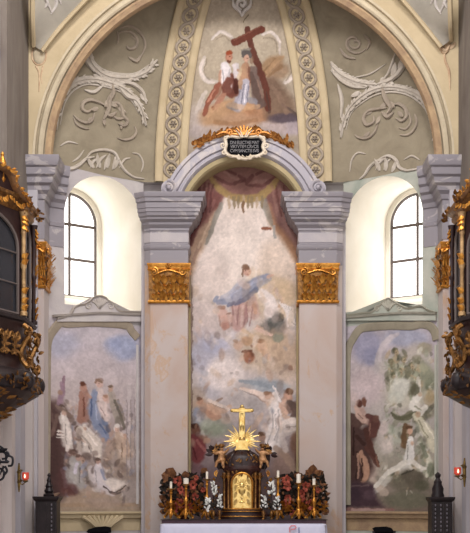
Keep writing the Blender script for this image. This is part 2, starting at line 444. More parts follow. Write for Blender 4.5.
# --- ceiling: the ribbed apse vault
AC = Vector((0, 0, 7.275)); AR0, AR1, AYF, AYB = 1.30, 1.64, -.42, .17      # arch over the fresco
def arch_phi(x):
    x = abs(x); z = AC.z+math.sqrt(max(0, 1.47**2-x*x)) if x < 1.47 else ZS
    return math.asin(max(0, min(.9, (z-ZS)/HD)))
b = BM(); NP = 30
left_path = [(-3.7, -1.1), (-3.2, -.776), (-2.7, -.453), (-2.3, -.2), (-2.12, -.09), (-1.97, -.028), (-1.8, -.004), (-1.6, 0)]
def severy(path, phi0):
    rows = []
    for x, y in path:
        p0 = phi0(x); rows.append([b.verts.new(dome(x, y, p0+(PI/2*.995-p0)*k/NP)) for k in range(NP+1)])
    for r0, r1 in zip(rows, rows[1:]):
        for k in range(NP): b.faces.new((r0[k], r1[k], r1[k+1], r0[k+1]))
severy(left_path, lambda x: 0); severy([(-x, y) for x, y in left_path][::-1], lambda x: 0)
severy([(x, 0) for x in np.linspace(-1.6, 1.6, 33)], arch_phi)
bmesh.ops.remove_doubles(b, verts=b.verts, dist=1e-4); bmesh.ops.recalc_face_normals(b, faces=b.faces)
DOME = bvh_surf(BVHTree.FromBMesh(b))
ceil_ = obj('ceiling', b, M['vault'], angle=30)
tag(ceil_, 'olive-tan ribbed vault over the apse', 'ceiling', kind='structure')
# --- the two broad ribs with interlaced ornament
def WV(k): return math.copysign(abs(math.sin(k))**.6, math.sin(k))
def rib_frame(sg, phi):
    c = dome(sg*1.445, 0, phi); n = Vector((0, -(c.y-YK)/RD**2, -(c.z-ZS)/HD**2)).normalized()
    return c, Vector((1, 0, 0)), n
RIBP = [(-.32,-.05),(-.32,.08),(-.29,.1),(-.2,.1),(-.17,.08),(-.155,.05),(.155,.05),(.17,.08),(.2,.1),(.29,.1),(.32,.08),(.32,-.05)]
for sg in (-1, 1):
    b = BM(); ph = np.linspace(0, 1.5, 60); sweep(b, [rib_frame(sg, p) for p in ph], RIBP)
    r = obj('trim_vault_rib_'+SIDE[sg], b, M['ochre'], angle=25)
    tag(r, 'broad ochre vault rib with a twisted band, %s of the upper fresco' % SIDE[sg], 'rib', kind='structure')
    b = BM(); phs = np.linspace(0.02, 1.05, 420); s = 0; prev = None; A1 = []; A2 = []; UP = []; beads = []
    for p in phs:
        o, a, n = rib_frame(sg, p)
        if prev is not None: s += (o-prev).length
        prev = o; k = s/.30*PI
        A1.append(o+a*.135*WV(k)+n*(.065+.012*math.cos(k*2))); A2.append(o-a*.135*WV(k)+n*(.065-.012*math.cos(k*2))); UP.append(n)
        if abs(math.cos(k)) < .05 and (not beads or (beads[-1]-o).length > .2): beads.append(o+n*.06)
    tube(b, A1, .032, 6, UP, .8); tube(b, A2, .032, 6, UP, .8)
    for i, q in enumerate(beads):
        ball(b, q, .035, .05, .035, 8)
        for j in range(6): ball(b, q+Vector((.055*math.cos(j*PI/3), 0, .055*math.sin(j*PI/3))), .024, .03, .024, 6)
    obj('twisted_band', b, M['relief'], r)
# --- transverse arch between apse and choir bay
EZ, EA, EB = 8.05, 3.56, 3.36
def arch_frames(y, n=64, a=EA, bb=EB):
    fr = []
    for i in range(n+1):
        t = PI*i/n; p = Vector((-a*math.cos(t), y, EZ+bb*math.sin(t))); nn = Vector((-math.cos(t)/a, 0, math.sin(t)/bb)).normalized()
        fr.append((p, nn, Vector((0, -1, 0))))
    return fr
b = BM(); sweep(b, arch_frames(-1.6), [(.30,-.6),(.30,-.16),(.02,-.16),(0,-.13),(0,-.08),(.02,-.02),(.06,.0),(.09,.03),(.12,.03),(.135,-.04)])
tag(obj('trim_inner_arch_moulding', b, M['brownband'], angle=30), 'brownish inner moulding of the great arch framing the apse', 'arch', kind='structure')
b = BM(); sweep(b, arch_frames(-1.6), [(.135,-.05),(.15,-.05),(.155,.03),(.18,.06),(.24,.06),(.265,.03),(.27,-.03),(.30,-.03),(.31,.03),(.35,.04),(.36,-.02)])
tag(obj('trim_outer_arch_moulding', b, M['cream'], angle=30), 'cream outer moulding of the great arch framing the apse', 'arch', kind='structure')
b = BM(); rows = []
for o, a, n_ in arch_frames(-1.63):
    p = o+a*.33; ang = math.atan2(p.z-EZ, p.x)
    k = min(4.1/abs(math.cos(ang)) if abs(math.cos(ang)) > 1e-6 else 99, 5.6/max(math.sin(ang), 1e-6)); q = Vector((k*math.cos(ang), -1.63, EZ+k*math.sin(ang)))
    rows.append((b.verts.new(p), b.verts.new(q), b.verts.new(q+Vector((0,.3,0))), b.verts.new(p+Vector((0,.3,0)))))
for r0, r1 in zip(rows, rows[1:]):
    b.faces.new((r0[0], r1[0], r1[1], r0[1])); b.faces.new((r0[3], r0[2], r1[2], r1[3]))
tag(obj('wall_great_arch', b, M['ochre'], smooth=False), 'plain ochre wall face around the great arch', 'wall', kind='structure')
# choir bay walls, barrel vault and webs
for sg in (-1, 1):
    b = BM(); box(b, min(sg*4.1, sg*4.5), max(sg*4.1, sg*4.5), -8.5, 1.6, 0, 10.2)
    tag(obj('wall_'+SIDE[sg], b, M['pier'], smooth=False), 'choir side wall carrying the %s oratory box' % SIDE[sg], 'wall', kind='structure')
    b = BM(); x0, x1 = sorted((sg*3.98, sg*4.12)); box(b, x0, x1, -3.5, -1.62, 6.4, 12.0)
    tag(obj('trim_upper_pilaster_'+SIDE[sg], b, M['darkstrip'], smooth=False), 'upper pilaster with shade put into its colour, at the %s edge of the view' % SIDE[sg], 'pilaster', kind='structure')
b = BM(); rows = []
for i in range(25):
    t = PI*i/24; rows.append([b.verts.new((-4.15*math.cos(t), y, 10.1+4.0*math.sin(t))) for y in (-8.5, -1.6)])
for r0, r1 in zip(rows, rows[1:]): b.faces.new((r0[0], r1[0], r1[1], r0[1]))
tag(obj('ceiling_choir', b, M['greyweb'], angle=60), 'choir bay vault above the picture', 'ceiling', kind='structure')
WEB = {}
def web(sg):
    b = BM(); rows = []
    if sg < 0: lft = [(34,46),(33,20),(33,-25)]; rgt = [(42,51),(66,21),(110,-25)]
    else: lft = [(451,40),(450,20),(449,-25)]; rgt = [(441,47),(413,12),(380,-25)]
    lft, rgt = cr(lft, 5), cr(rgt, 5)
    for i, (l, r) in enumerate(zip(lft, rgt)):
        t = i/10; row = []
        for k in range(9):
            u = k/8; row.append(b.verts.new(at(l[0]+(r[0]-l[0])*u, l[1]+(r[1]-l[1])*u, -1.74-.9*t*(1-u)-.12*t*u)))
        rows.append(row)
    for r0, r1 in zip(rows, rows[1:]):
        for k in range(8): b.faces.new((r0[k], r0[k+1], r1[k+1], r1[k]))
    WEB[sg] = bvh_surf(BVHTree.FromBMesh(b))
    o = obj('ceiling_web_'+SIDE[sg], b, M['greyweb'])
    tag(o, 'grey triangular vault web in the top %s corner' % SIDE[sg], 'ceiling', kind='structure')
    b = BM()
    tube(b, [at(p[0]-sg*-0.5, p[1], -1.74-.9*i/10) for i, p in enumerate(lft)], .045, 6)
    tube(b, [at(p[0], p[1], -1.76-.12*i/10) for i, p in enumerate(rgt)], .04, 6)
    obj('edge_moulding', b, M['ochre'] , o)
web(-1); web(1)
# --- pilasters and piers
def mirror(path): return [(-x, y) for x, y in path][::-1]
def wallcap(path, yb):  # closes a plan path to a polygon
    return path
z_ = lambda y: CZ+(HY-y)*21.5/F
ENT = [(-.3,6.38),(.012,6.38),(.012,6.66),(.03,6.68),(.045,6.72),(.045,6.76),(.012,6.79),(.012,7.03),(.03,7.05),(.03,7.09),(.09,7.15),(.10,7.19),(.17,7.24),(.175,7.27),(.215,7.30),(.23,7.36),(.248,7.365),(.252,7.43),(.268,7.435),(.275,7.54),(.305,7.55),(.315,7.62),(.335,7.63),(.36,7.69),(.36,7.72),(-.3,7.72)]
PENT = [(-.12,6.58),(.012,6.58),(.012,6.95),(.03,6.97),(.04,7.03),(.012,7.06),(.012,7.30),(.04,7.32),(.06,7.40),(.12,7.46),(.13,7.54),(.19,7.58),(.2,7.68),(.25,7.72),(.26,7.84),(.30,7.87),(.33,7.95),(.33,8.05),(-.12,8.05)]
LP = [(-1.95,.2),(-1.95,-.28),(-1.83,-.35),(-1.10,-.35),(-1.10,.2)]
PP = [(-4.1,-1.6),(-3.7,-1.6),(-3.7,-1.1),(-3.45,-.94)]
for sg in (-1, 1):
    nm = SIDE[sg]
    path = LP if sg < 0 else mirror(LP)
    b = BM(); prism(b, path, 0, 6.4)
    sh = obj('trim_pilaster_'+nm, b, M['shaft'], smooth=False)
    tag(sh, 'pinkish marble pilaster %s of the central fresco' % nm, 'pilaster', kind='structure')
    b = BM(); box(b, *sorted((sg*1.15, sg*1.45)), -.358, -.34, 1.3, 5.62); obj('raised_strip', b, M['shaft'], sh, smooth=False)
    b = BM(); box(b, *sorted((sg*1.90, sg*2.025)), -.2, -.02, 0, 7.6); obj('side_strip', b, M['shaftside'], sh, smooth=False)
    b = BM(); moulding(b, path[1:] if sg < 0 else path[:-1], ENT)
    tag(obj('trim_entablature_'+nm, b, M['lilac'], angle=25), 'lilac stone cornice block over the %s central pilaster' % nm, 'cornice', kind='structure')
    b = BM(); moulding(b, path[1:] if sg < 0 else path[:-1], [(-.05,6.82),(.02,6.82),(.022,7.0),(-.05,7.0)]); obj('frieze_panel', b, M['shaftside'], bpy.data.objects['trim_entablature_'+nm], smooth=False)
    pp = PP if sg < 0 else mirror(PP)
    b = BM(); moulding(b, pp, PENT)
    tag(obj('trim_corner_entablature_'+nm, b, M['lilac'], angle=25), 'lilac stone cornice block at the foot of the great arch, %s' % nm, 'cornice', kind='structure')
    b = BM()
    f = lambda x0, x1, y0, y1, z0, z1: box(b, *sorted((sg*x0, sg*x1)), y0, y1, z0, z1)
    f(4.12, 3.7, -1.6, -1.09, 0, 8.0)
    p = obj('trim_pier_'+nm, b, M['pier'], smooth=False)
    tag(p, 'layered pale pier under the %s foot of the great arch' % nm, 'pier', kind='structure')
    b = BM(); f(4.12, 3.80, -1.72, -1.6, 0, 8.0); f(4.12, 3.93, -2.6, -2.2, 0, 6.4); obj('shaft_strip', b, M['pier2'], p, smooth=False)
    b = BM(); f(4.12, 3.86, -1.9, -1.72, 0, 6.4); f(4.12, 3.94, -3.3, -3.0, 0, 6.4); f(4.12, 4.02, -4.1, -3.8, 0, 6.4); obj('shaft_strip', b, M['pier'], p, smooth=False)
    b = BM(); f(4.12, 3.715, -1.625, -1.60, 0, 6.0)
    f(3.76, 3.695, -1.63, -1.59, 0, 6.0); obj('corner_bead', b, M['shaft'], p, smooth=False)
# --- arch over the fresco with scrolled feet
b = BM(); fr = []
a0 = math.radians(14)
for i in range(57):
    t = a0+(PI-2*a0)*i/56; n_ = Vector((math.cos(t), 0, math.sin(t))); fr.append((AC+n_*AR0, n_, Vector((0, -1, 0))))
sweep(b, fr, [(-.02,-.2),(-.02,.30),(0,.36),(.03,.40),(.06,.40),(.075,.37),(.10,.37),(.12,.42),(.25,.42),(.27,.46),(.33,.46),(.34,.42),(.34,-.1)])
ar = obj('trim_fresco_arch', b, M['lilacarch'], angle=25)
tag(ar, 'lilac stone arch with scrolled feet over the central fresco', 'arch', kind='structure')
b = BM(); sweep(b, [(AC+f[1]*1.18, f[1], f[2]) for f in fr], [(0,-.18),(0,.26),(.03,.31),(.13,.33),(.13,-.1)])
obj('soffit', b, M['olive'], ar, angle=25)
for sg in (-1, 1):
    b = BM(); c = Vector((sg*1.46, -.42, 7.86))
    pts = [(c.x-sg*x, c.z+z) for x, z in spiral(0, 0, .15, math.radians(100), 1.9, -1, 34)]
    tube(b, [Vector((x, -.46-.02*i/34, z)) for i, (x, z) in enumerate(pts)], [.035*(1-.4*i/34) for i in range(35)], 6)
    ball(b, Vector((c.x, -.5, c.z)), .05)
    rows = [[b.verts.new(Vector((c.x+.155*math.cos(2*PI*i/20), y, c.z+.155*math.sin(2*PI*i/20)))) for i in range(20)] for y in (-.45, .1)]
    for i in range(20): b.faces.new((rows[0][i], rows[0][(i+1)%20], rows[1][(i+1)%20], rows[1][i]))
    b.faces.new(rows[0]); b.faces.new(rows[1][::-1])
    obj('volute', b, M['lilacarch'], ar)
# --- ledges below the side frescoes
for sg in (-1, 1):
    path = [(-3.62,-1.05),(-2.06,-.04)] if sg < 0 else [(2.06,-.04),(3.62,-1.05)]
    b = BM(); z0 = zat(518, -.5)
    moulding(b, path, [(-.05,z0-.25),(.01,z0-.25),(.02,z0-.02),(.08,z0),(.10,z0+.06),(.14,z0+.09),(.14,z0+.13),(-.05,z0+.13)])
    tag(obj('trim_ledge_'+SIDE[sg], b, M['ochre'] if sg < 0 else M['brownband'], angle=25), 'moulded ledge under the %s side fresco' % SIDE[sg], 'ledge', kind='structure')
# ================================================================== FRESCOES
def band(bm, surf, pts, w, h, n=5, scale=51., bev=.35):
    q = cr(pts, n); P = []; N = []
    for x in q:
        p, nn = surf(x[0], x[1]); P.append(p); N.append(nn)
    m = len(P); rows = []
    for i in range(m):
        t = (P[min(i+1, m-1)]-P[max(i-1, 0)]).normalized(); s_ = t.cross(N[i]).normalized(); W = w/scale
        rows.append([bm.verts.new(P[i]+s_*a*W+N[i]*c) for a, c in ((-1, -.01), (-1, h*.6), (-1+bev, h), (1-bev, h*.8), (1, h*.5), (1, -.01))])
    for a, c in zip(rows, rows[1:]):
        for k in range(5): bm.faces.new((a[k], a[k+1], c[k+1], c[k]))
    bm.faces.new(rows[0]); bm.faces.new(rows[-1][::-1])
def slab(bm, surf, pts, h):
    a = []; c = []
    for x in pts:
        p, n = surf(x[0], x[1]); a.append(bm.verts.new(p-n*.01)); c.append(bm.verts.new(p+n*h))
    n = len(a)
    for i in range(n): bm.faces.new((a[i], a[(i+1) % n], c[(i+1) % n], c[i]))
    f1 = bm.faces.new(c); f2 = bm.faces.new(a[::-1]); bmesh.ops.triangulate(bm, faces=[f1, f2])
AW = {sg: plane_surf((sg*2, 0, 0), (-sg*TY, -TX, 0)) for sg in (-1, 1)}
# ---- tall central fresco
def fig(p, x, y, s, skin, hair, robe, lean=0):   # a small painted figure: head, hair, shoulders
    g = lambda h, k: '#%02x%02x%02x' % tuple(int(min(255, int(h[i:i+2], 16)*k)) for i in (1, 3, 5))
    p.S([(x+lean, y+4*s, 2.4*s), (x+lean*2, y+9*s, 4.4*s), (x+lean*3, y+17*s, 5*s)], robe, .85, .5)
    p.S([(x+lean+1, y+5*s, .9*s), (x+lean*2+2, y+11*s, 1.1*s), (x+lean*3+2, y+18*s, .8*s)], g(robe, .72), .7, .5)
    p.S([(x+lean-2*s, y+6*s, .9*s), (x+lean*2-2.4*s, y+12*s, 1.2*s)], g(robe, 1.18), .7, .5)
    p.S([(x-3*s, y+8*s, 1.2*s), (x+1*s, y+10*s, 1.1*s), (x+3*s, y+8.5*s, 1*s)], skin, .7, .4)
    p.E(x-.4*s, y-1.2*s, 2.9*s, 2.9*s, hair, .9, .3); p.E(x+.3*s, y+.4*s, 2.1*s, 2.6*s, skin, .95, .3); p.E(x+.6*s, y+.2*s, .9*s, .5*s, g(skin, .65), .7, .5); p.S([(x+.3*s, y+2.4*s, .8*s), (x+.4*s, y+4*s, .9*s)], g(skin, .8), .7, .4)
def pc(p):
    p.grad([(158,'#b2a08c'),(205,'#cfc6bc'),(250,'#d0c8c2'),(300,'#c9c1bb'),(345,'#bdb9bd'),(385,'#c0b9b6'),(425,'#aba4a4'),(465,'#8d7f80'),(525,'#73666a')])
    p.E(247,262,44,38,'#d6cec4',.8,.6); p.E(278,262,20,24,'#cdbba6',.55,.6); p.E(210,275,20,26,'#cdc3bb',.7,.6)
    p.E(205,325,20,22,'#c4b9b4',.8,.6); p.E(270,300,26,24,'#c6b290',.6,.6); p.E(203,352,17,20,'#a6aabd',.65,.6); p.E(215,345,14,8,'#a4abc4',.55,.6)
    p.E(225,374,19,18,'#d3ccc8',.9,.45); p.E(262,350,24,22,'#c2ad90',.7,.6); p.E(285,360,18,24,'#c0ad98',.7,.6)
    p.E(268,386,22,7,'#98a5af',.8,.55,8); p.E(208,390,14,10,'#a9abb6',.6,.6); p.E(240,395,16,14,'#b5b0ae',.7,.6)
    p.E(196,400,10,14,'#a8957f',.6,.6); p.E(208,410,16,9,'#b59a83',.6,.6,20); p.E(213,428,18,10,'#8d9583',.7,.6); p.E(196,418,8,10,'#8792a0',.5,.6)
    # canopy and curtains
    p.poly([(170,212),(176,168),(243,150),(312,168),(318,212),(303,262),(296,240),(280,216),(270,205),(262,196),(243,200),(226,196),(220,206),(208,225),(192,258),(185,262)],'#8a665f',.95,2)
    p.poly([(184,190),(222,192),(219,208),(212,222),(204,236),(186,262)],'#7d5652',.92,2.5); p.poly([(264,190),(304,190),(304,270),(297,258),(288,242),(276,228),(268,214)],'#85625d',.92,2.5)
    p.poly([(186,252),(198,230),(213,213),(220,206),(216,222),(208,240),(198,260),(188,290)],'#b49c84',.9,2.5); p.poly([(263,200),(270,204),(276,222),(290,238),(303,256),(303,276),(295,262),(284,243),(270,226)],'#a8805f',.8,2.5)
    p.S([(279,206,4),(290,226,5),(299,246,4)],'#9a7a72',.6,.6); p.S([(206,200,2),(198,222,3),(190,244,2.5)],'#683f41',.6,.6); p.S([(214,200,1.5),(206,222,1.5)],'#9c746c',.5,.6); p.S([(200,244,2),(192,264,2)],'#8d7466',.6,.6); p.S([(210,222,1.2),(198,248,1.2)],'#cdb89e',.6,.6)
    p.S([(284,200,1.5),(296,224,1.5),(302,244,1.2)],'#6a4443',.6,.6); p.S([(292,200,1.2),(301,216,1.2)],'#a5847a',.5,.6)
    p.S([(221,204,2.4),(214,224,2.2),(206,244,1.2)],'#85877f',.7,.5); p.S([(262,198,4),(269,216,3),(272,225,1.5)],'#85877f',.65,.5)
    p.S([(208,170,2.4),(218,187,3.4),(232,196,4),(247,199,4),(262,195,4),(274,184,3.2),(282,170,2.2)],'#a68f5e',.9,.4)
    p.poly([(210,168),(243,155),(281,168),(272,182),(258,192),(245,194),(230,192),(217,182)],'#957068',.9,2)
    for a in ([(214,176,1.4),(230,184,1.8),(245,180,1.2)],[(276,176,1.4),(262,186,1.8),(246,184,1.2)],[(240,176,2),(247,181,2.4),(252,176,2)],[(222,168,1.2),(236,174,1.4)],[(268,168,1.2),(256,175,1.4)]): p.S(a,'#6d4a49',.6,.5)
    for a in ([(225,172,1.6),(238,180,1.5)],[(266,180,1.6),(254,182,1.4)]): p.S(a,'#a5847a',.6,.5)
    for x in range(189,216,4): p.S([(x,178+(x-190)*.3,1.0),(x-2,196,1.2),(x-3,212,1)],'#5f3c3d' if x % 8 else '#a07c70',.5,.6)
    for x in range(272,302,4): p.S([(x,186,1.0),(x+2,200,1.2),(x+5,216,1)],'#65423f' if x % 8 else '#a07c70',.5,.6)
    for x in (229,234,238,243,248,252,257,262): p.S([(x,197,1.3),(x,204,1.5),(x,208,.8)],'#b29f86' if x % 2 else '#8f8064',.8,.4)
    p.S([(243,203,1.6),(243,212,1.2)],'#7b5f46',.8,.4); p.S([(263,228,1.8),(270,229,1.6)],'#8b5540',.85,.4); p.S([(274,226,1.3),(275,238,1.3)],'#9a9c98',.8,.4)
    # the rising woman in blue and rose
    p.S([(236,296,5),(240,312,9),(238,325,7)],'#b8958e',.85,.45); p.S([(252,300,5),(254,314,6)],'#bb9c92',.8,.5)
    for x in (232,238,245,251): p.S([(x+2,302,.9),(x-1,325,.9)],'#94706e',.5,.6)
    p.S([(243,306,1.2),(241,326,1.2)],'#d0b8b0',.7,.5)
    p.S([(267,278,4.5),(256,283,6),(243,292,5.5),(230,299,3.5),(219,302,3)],'#8c96ad',.88,.4); p.S([(256,290,3),(243,300,2.4),(228,305,2)],'#69738c',.75,.5)
    p.S([(240,285,4),(230,294,3),(222,297,2)],'#a9b0c4',.75,.5); p.S([(217,297,2),(213,303,1.6)],'#8291ad',.7,.5); p.S([(262,279,1.5),(250,284,1.5)],'#a7b2cc',.7,.5)
    p.S([(240,282,3.2),(246,286,3.6)],'#cfc3be',.8,.5); p.E(247,271,3.6,4.8,'#c9a392',.95,.3); p.E(245.6,267.5,3.7,3,'#7f6350',.85,.4); p.S([(243.2,270,1),(243,276,1)],'#876a58',.8,.4)
    p.E(246,271,.5,.5,'#6d4c42',.7,.5); p.E(249,271,.5,.5,'#6d4c42',.7,.5); p.S([(246.5,274.2,.4),(248.3,274.2,.4)],'#a06a60',.7,.5)
    p.S([(268,277,1.6),(273,275,1.3)],'#c9a594',.8,.4)
    # angels and cloud heads
    p.S([(264,295,6),(272,305,7),(270,318,5)],'#d2ccc8',.85,.5); p.S([(272,288,3.5),(280,300,3),(287,312,2.4)],'#cdbba5',.8,.5)
    for k in range(6): p.S([(279+k*2.2,301+k*1.5,1.6),(288+k*1.2,313+k*2,1.8),(289+k*.3,330-k,1)],'#d5d0cb' if k % 2 else '#b9b4b0',.8,.5)
    p.poly([(257,328),(268,318),(277,312),(283,316),(286,328),(280,341),(270,339)],'#71726f',.9,2); p.E(279,337,6,4,'#8c8f7c',.7,.5); p.S([(258,327,1.8),(268,333,1.8)],'#c6a998',.8,.4); p.E(281,317,3,3,'#55514c',.6,.5)
    p.E(222,313,5,5.5,'#c4a296',.8,.4); p.E(228,318,5,5,'#c6a79a',.8,.4); p.E(225,325,5,4.5,'#b98f80',.8,.45); p.S([(218,308,1.4),(223,307,2)],'#96745f',.7,.5); p.E(216,311,4,3,'#c7b4a0',.6,.5)
    p.E(247,341,6,5,'#b8936f',.7,.5); p.E(262,346,6,6,'#c2a083',.75,.5); p.S([(262,350,2.5),(268,358,2)],'#bd9b80',.7,.5); p.E(249,357,5.6,6,'#9c6c55',.85,.4); p.E(249,354.5,5,3,'#714a3b',.7,.45); p.E(238,345,4,4,'#c6a892',.7,.4)
    p.E(290,368,2.4,3,'#84584a',.8,.4); p.E(252,346,1.2,1.6,'#7a5644',.6,.5); p.E(262,343,3,2,'#8f6d55',.6,.5)
    # lower angels
    p.S([(242,388,1.4),(252,391,2),(262,397,2.6),(268,402,3)],'#d1b9a8',.9,.4); p.E(270,398,4.5,5,'#c6a893',.85,.4); p.E(268,394,4,2.6,'#8c6d58',.7,.4)
    p.S([(274,394,2),(279,400,2.4)],'#d6d0ca',.8,.4); p.E(288,396,4.8,5.6,'#b4907b',.85,.4); p.E(289,392,4.6,3,'#7d5d49',.75,.4); p.S([(283,402,4),(282,412,5)],'#c2a38e',.8,.4)
    p.S([(274,408,5),(277,425,6.5),(274,446,7)],'#d6d1cc',.9,.45); p.S([(270,420,1),(271,440,1.2)],'#aaa4a2',.7,.5); p.S([(279,420,1),(277,442,1)],'#b2aca8',.7,.5)
    p.S([(290,408,5),(296,404,4)],'#7d6256',.7,.5); p.S([(287,424,5),(296,422,5),(303,425,3)],'#d0c9c2',.85,.4); p.S([(286,434,3),(298,430,3)],'#bfb6ae',.7,.5); p.S([(282,414,3),(290,419,2.4)],'#c9ae9a',.8,.4)
    p.E(300,448,9,16,'#775a4d',.8,.5); p.E(262,438,6,6,'#b29b8a',.7,.5); p.S([(262,414,2),(256,424,2.5),(250,430,2)],'#c9b19d',.7,.5); p.E(255,405,8,6,'#a5a2a0',.6,.5)
    p.S([(210,404,2.6),(222,411,2.6),(230,407,2)],'#c2a38a',.7,.5); p.S([(203,410,2.4),(214,416,2.4)],'#b08c74',.7,.5); p.E(232,418,9,5,'#b6aaa0',.6,.6); p.S([(216,402,1.3),(222,398,1)],'#8d7461',.6,.5)
    p.E(195,431,6,6,'#6d4a41',.85,.4); p.E(196,448,9,14,'#6e4344',.9,.45); p.E(203,440,6,5,'#8d6a58',.7,.5); p.S([(190,460,5),(200,475,8)],'#7d5d60',.8,.5); p.E(212,446,6,8,'#8f827c',.7,.5)
    p.E(285,470,14,20,'#8d7568',.7,.6); p.E(205,490,18,22,'#7d6a6e',.7,.6); p.E(245,440,20,12,'#a49c9a',.5,.6); p.S([(276,448,3),(290,462,4),(303,486,3)],'#a08a78',.7,.5)
    for x in (188.8, 299.6): p.S([(x,262,2.6),(x,528,2.6)],'#8d7a6a',.75,.3,False)
    for x in (191.8, 296.8): p.S([(x,285,.5),(x,528,.5)],'#6d5c50',.6,.4,False)

def bustle(p, seed, n, x0, x1, y0, y1, pal, a=.45, r=(1, 2.6)):
    g = np.random.RandomState(seed)
    for k in range(n):
        x, y = g.uniform(x0, x1), g.uniform(y0, y1); rr = g.uniform(*r)
        p.E(x, y, rr, rr*g.uniform(1.1, 2.6), pal[g.randint(len(pal))], a*g.uniform(.6, 1.2), .5, g.uniform(-50, 50))
def pc2(p):
    # lit clouds and wings with firmer edges
    p.E(288,292,13,11,'#c8b08c',.55,.7); p.E(276,284,12,8,'#cdb898',.5,.7); p.E(287,350,14,22,'#b79f84',.55,.7); p.E(266,340,12,14,'#bda385',.5,.7)
    p.S([(262,292,4),(271,302,5.5),(269,313,5)],'#dad4cf',.85,.4); p.S([(275,289,1.4),(282,301,1.8),(279,306,1.4)],'#c2a890',.8,.4)
    for k in range(7): p.S([(280+k*2,303+k*.8,.9),(287+k*1.4,314+k*1.6,1.1),(288+k*.4,327-k*.8,.8)],'#e0dcd8',.85,.4); p.S([(281+k*2,304+k*.8,.4),(288.3+k*1.4,315+k*1.6,.5),(289+k*.4,326-k*.8,.4)],'#9c9894',.6,.5)
    p.S([(257,329,1.6),(263,332,2),(271,335,1.8)],'#cfb4a4',.9,.35); p.E(278,338,5,4,'#8b9080',.8,.5); p.E(270,326,7,4,'#5f625f',.7,.5,-25); p.E(280,318,4,4,'#5b5852',.7,.5)
    p.E(262,300,5,3,'#bfae9c',.5,.5); p.S([(244,330,2),(252,336,2)],'#c0a888',.6,.5); p.E(262,345,4,5,'#c9aa92',.8,.4); p.E(261,341.5,4,2.4,'#8e6c52',.7,.4); p.S([(266,350,1.8),(270,360,1.4)],'#caae96',.7,.4)
    p.E(239,346,4,5,'#c8ac98',.7,.4); p.E(236,341,3,2,'#9d8068',.6,.4); p.E(248,357,4.5,5,'#a8765e',.8,.4); p.E(250,360,1.6,1.2,'#7a4c3c',.6,.5); p.S([(243,352,1.2),(252,351,1.2)],'#6f4a3c',.7,.4)
    p.S([(211,302,1),(216,306,1.4),(219,312,1.2)],'#c4b6a6',.7,.5); p.E(224,319,4,4,'#caa698',.7,.4); p.S([(226,314,.8),(230,313,.8)],'#8f7060',.6,.5); p.E(226,326,3.6,3.2,'#b68a7c',.7,.4); p.S([(219,316,.8),(220,326,.8)],'#a28272',.5,.5)
    p.S([(253,302,2),(256,312,2)],'#c09a80',.7,.5); p.S([(234,305,.8),(236,322,.8)],'#cdb2aa',.6,.5); p.S([(247,305,.7),(247,322,.7)],'#8f6a6a',.5,.5)
    # lower groups
    p.E(222,377,17,13,'#d8d0cc',.7,.5); p.S([(208,371,1),(218,364,1.5),(232,364,1.2)],'#e0dad6',.6,.6); p.S([(240,381,1.5),(256,383,2.2),(274,387,1.8)],'#8f9ba4',.8,.5)
    p.S([(241,388.5,1.2),(255,392,2.2),(266,397,3),(273,402,3.6)],'#dacbbf',.95,.35); p.S([(243,391,.5),(256,396,.6),(265,402,.7)],'#8d7f78',.6,.5)
    p.E(268,396.5,3.4,4,'#c9aa96',.9,.35); p.E(266.5,393.5,3.6,2.2,'#94745e',.8,.4)
    for k in range(4): p.S([(273+k*1.2,386+k*2,.8),(277+k*1.3,394+k*2,1.2),(280+k,402+k,.8)],'#e2dedb',.85,.4); p.S([(274.5+k*1.2,388+k*2,.4),(278.5+k*1.3,395+k*2,.4)],'#a09a98',.6,.5)
    p.S([(275,404,4),(276,418,5.4),(272,432,6),(269,444,5)],'#ddd8d4',.9,.4)
    for a in ([(272,410,.6),(273,425,.8),(268,442,.7)],[(278,410,.6),(279,424,.8),(275,440,.7)],[(275,415,.4),(276,430,.5)]): p.S(a,'#a6a09f',.7,.5)
    p.E(288,395,3.6,4.6,'#c49f8a',.9,.35); p.E(289.5,391.5,4,3,'#6f5140',.85,.4); p.S([(285,401,2.2),(281,407,2),(286,412,1.8)],'#cfae9a',.85,.4); p.S([(290,403,3),(296,410,4.5),(294,418,3.5)],'#6d5b53',.85,.45); p.S([(297,398,1.4),(301,410,1.6)],'#8b7464',.6,.5)
    p.S([(284,424,3),(292,421,3.4),(301,424,3)],'#d8d0c8',.9,.4); p.S([(286,431,2.4),(296,428,2.4)],'#c8beb5',.8,.4); p.S([(287,427,.6),(299,427,.6)],'#8f867f',.6,.5); p.S([(282,436,2.6),(286,450,3)],'#c7bdb5',.7,.5)
    p.E(296,443,6,10,'#866857',.8,.5); p.E(300,460,5,12,'#6b5046',.7,.5); p.E(262,437,3.6,4.4,'#ab8873',.85,.4); p.E(262,433.5,3.8,2.2,'#6d5242',.8,.4); p.S([(262,443,3),(264,452,4)],'#8c7b74',.7,.5)
    p.S([(198,402.5,1.8),(207,407,3),(218,414,2.6)],'#c09e86',.85,.4); p.S([(208,400,1.2),(217,404,1.8),(229,410,1.2)],'#d2c6ba',.85,.4); p.S([(209,403,.4),(226,410,.4)],'#8e7f72',.6,.5); p.E(200,401,2.8,3.2,'#b48f78',.85,.35); p.E(199,398.5,2.8,1.8,'#7d5e4c',.8,.4)
    p.S([(206,412,2.6),(214,418,2.6),(220,417,1.6)],'#b58f78',.8,.4); p.E(197,413,4,6,'#8792a6',.7,.5); p.E(213,429,11,5.5,'#8d9985',.7,.5); p.E(206,424,6,4,'#a9b0a2',.5,.5); p.E(226,420,5,4,'#b8a898',.6,.5)
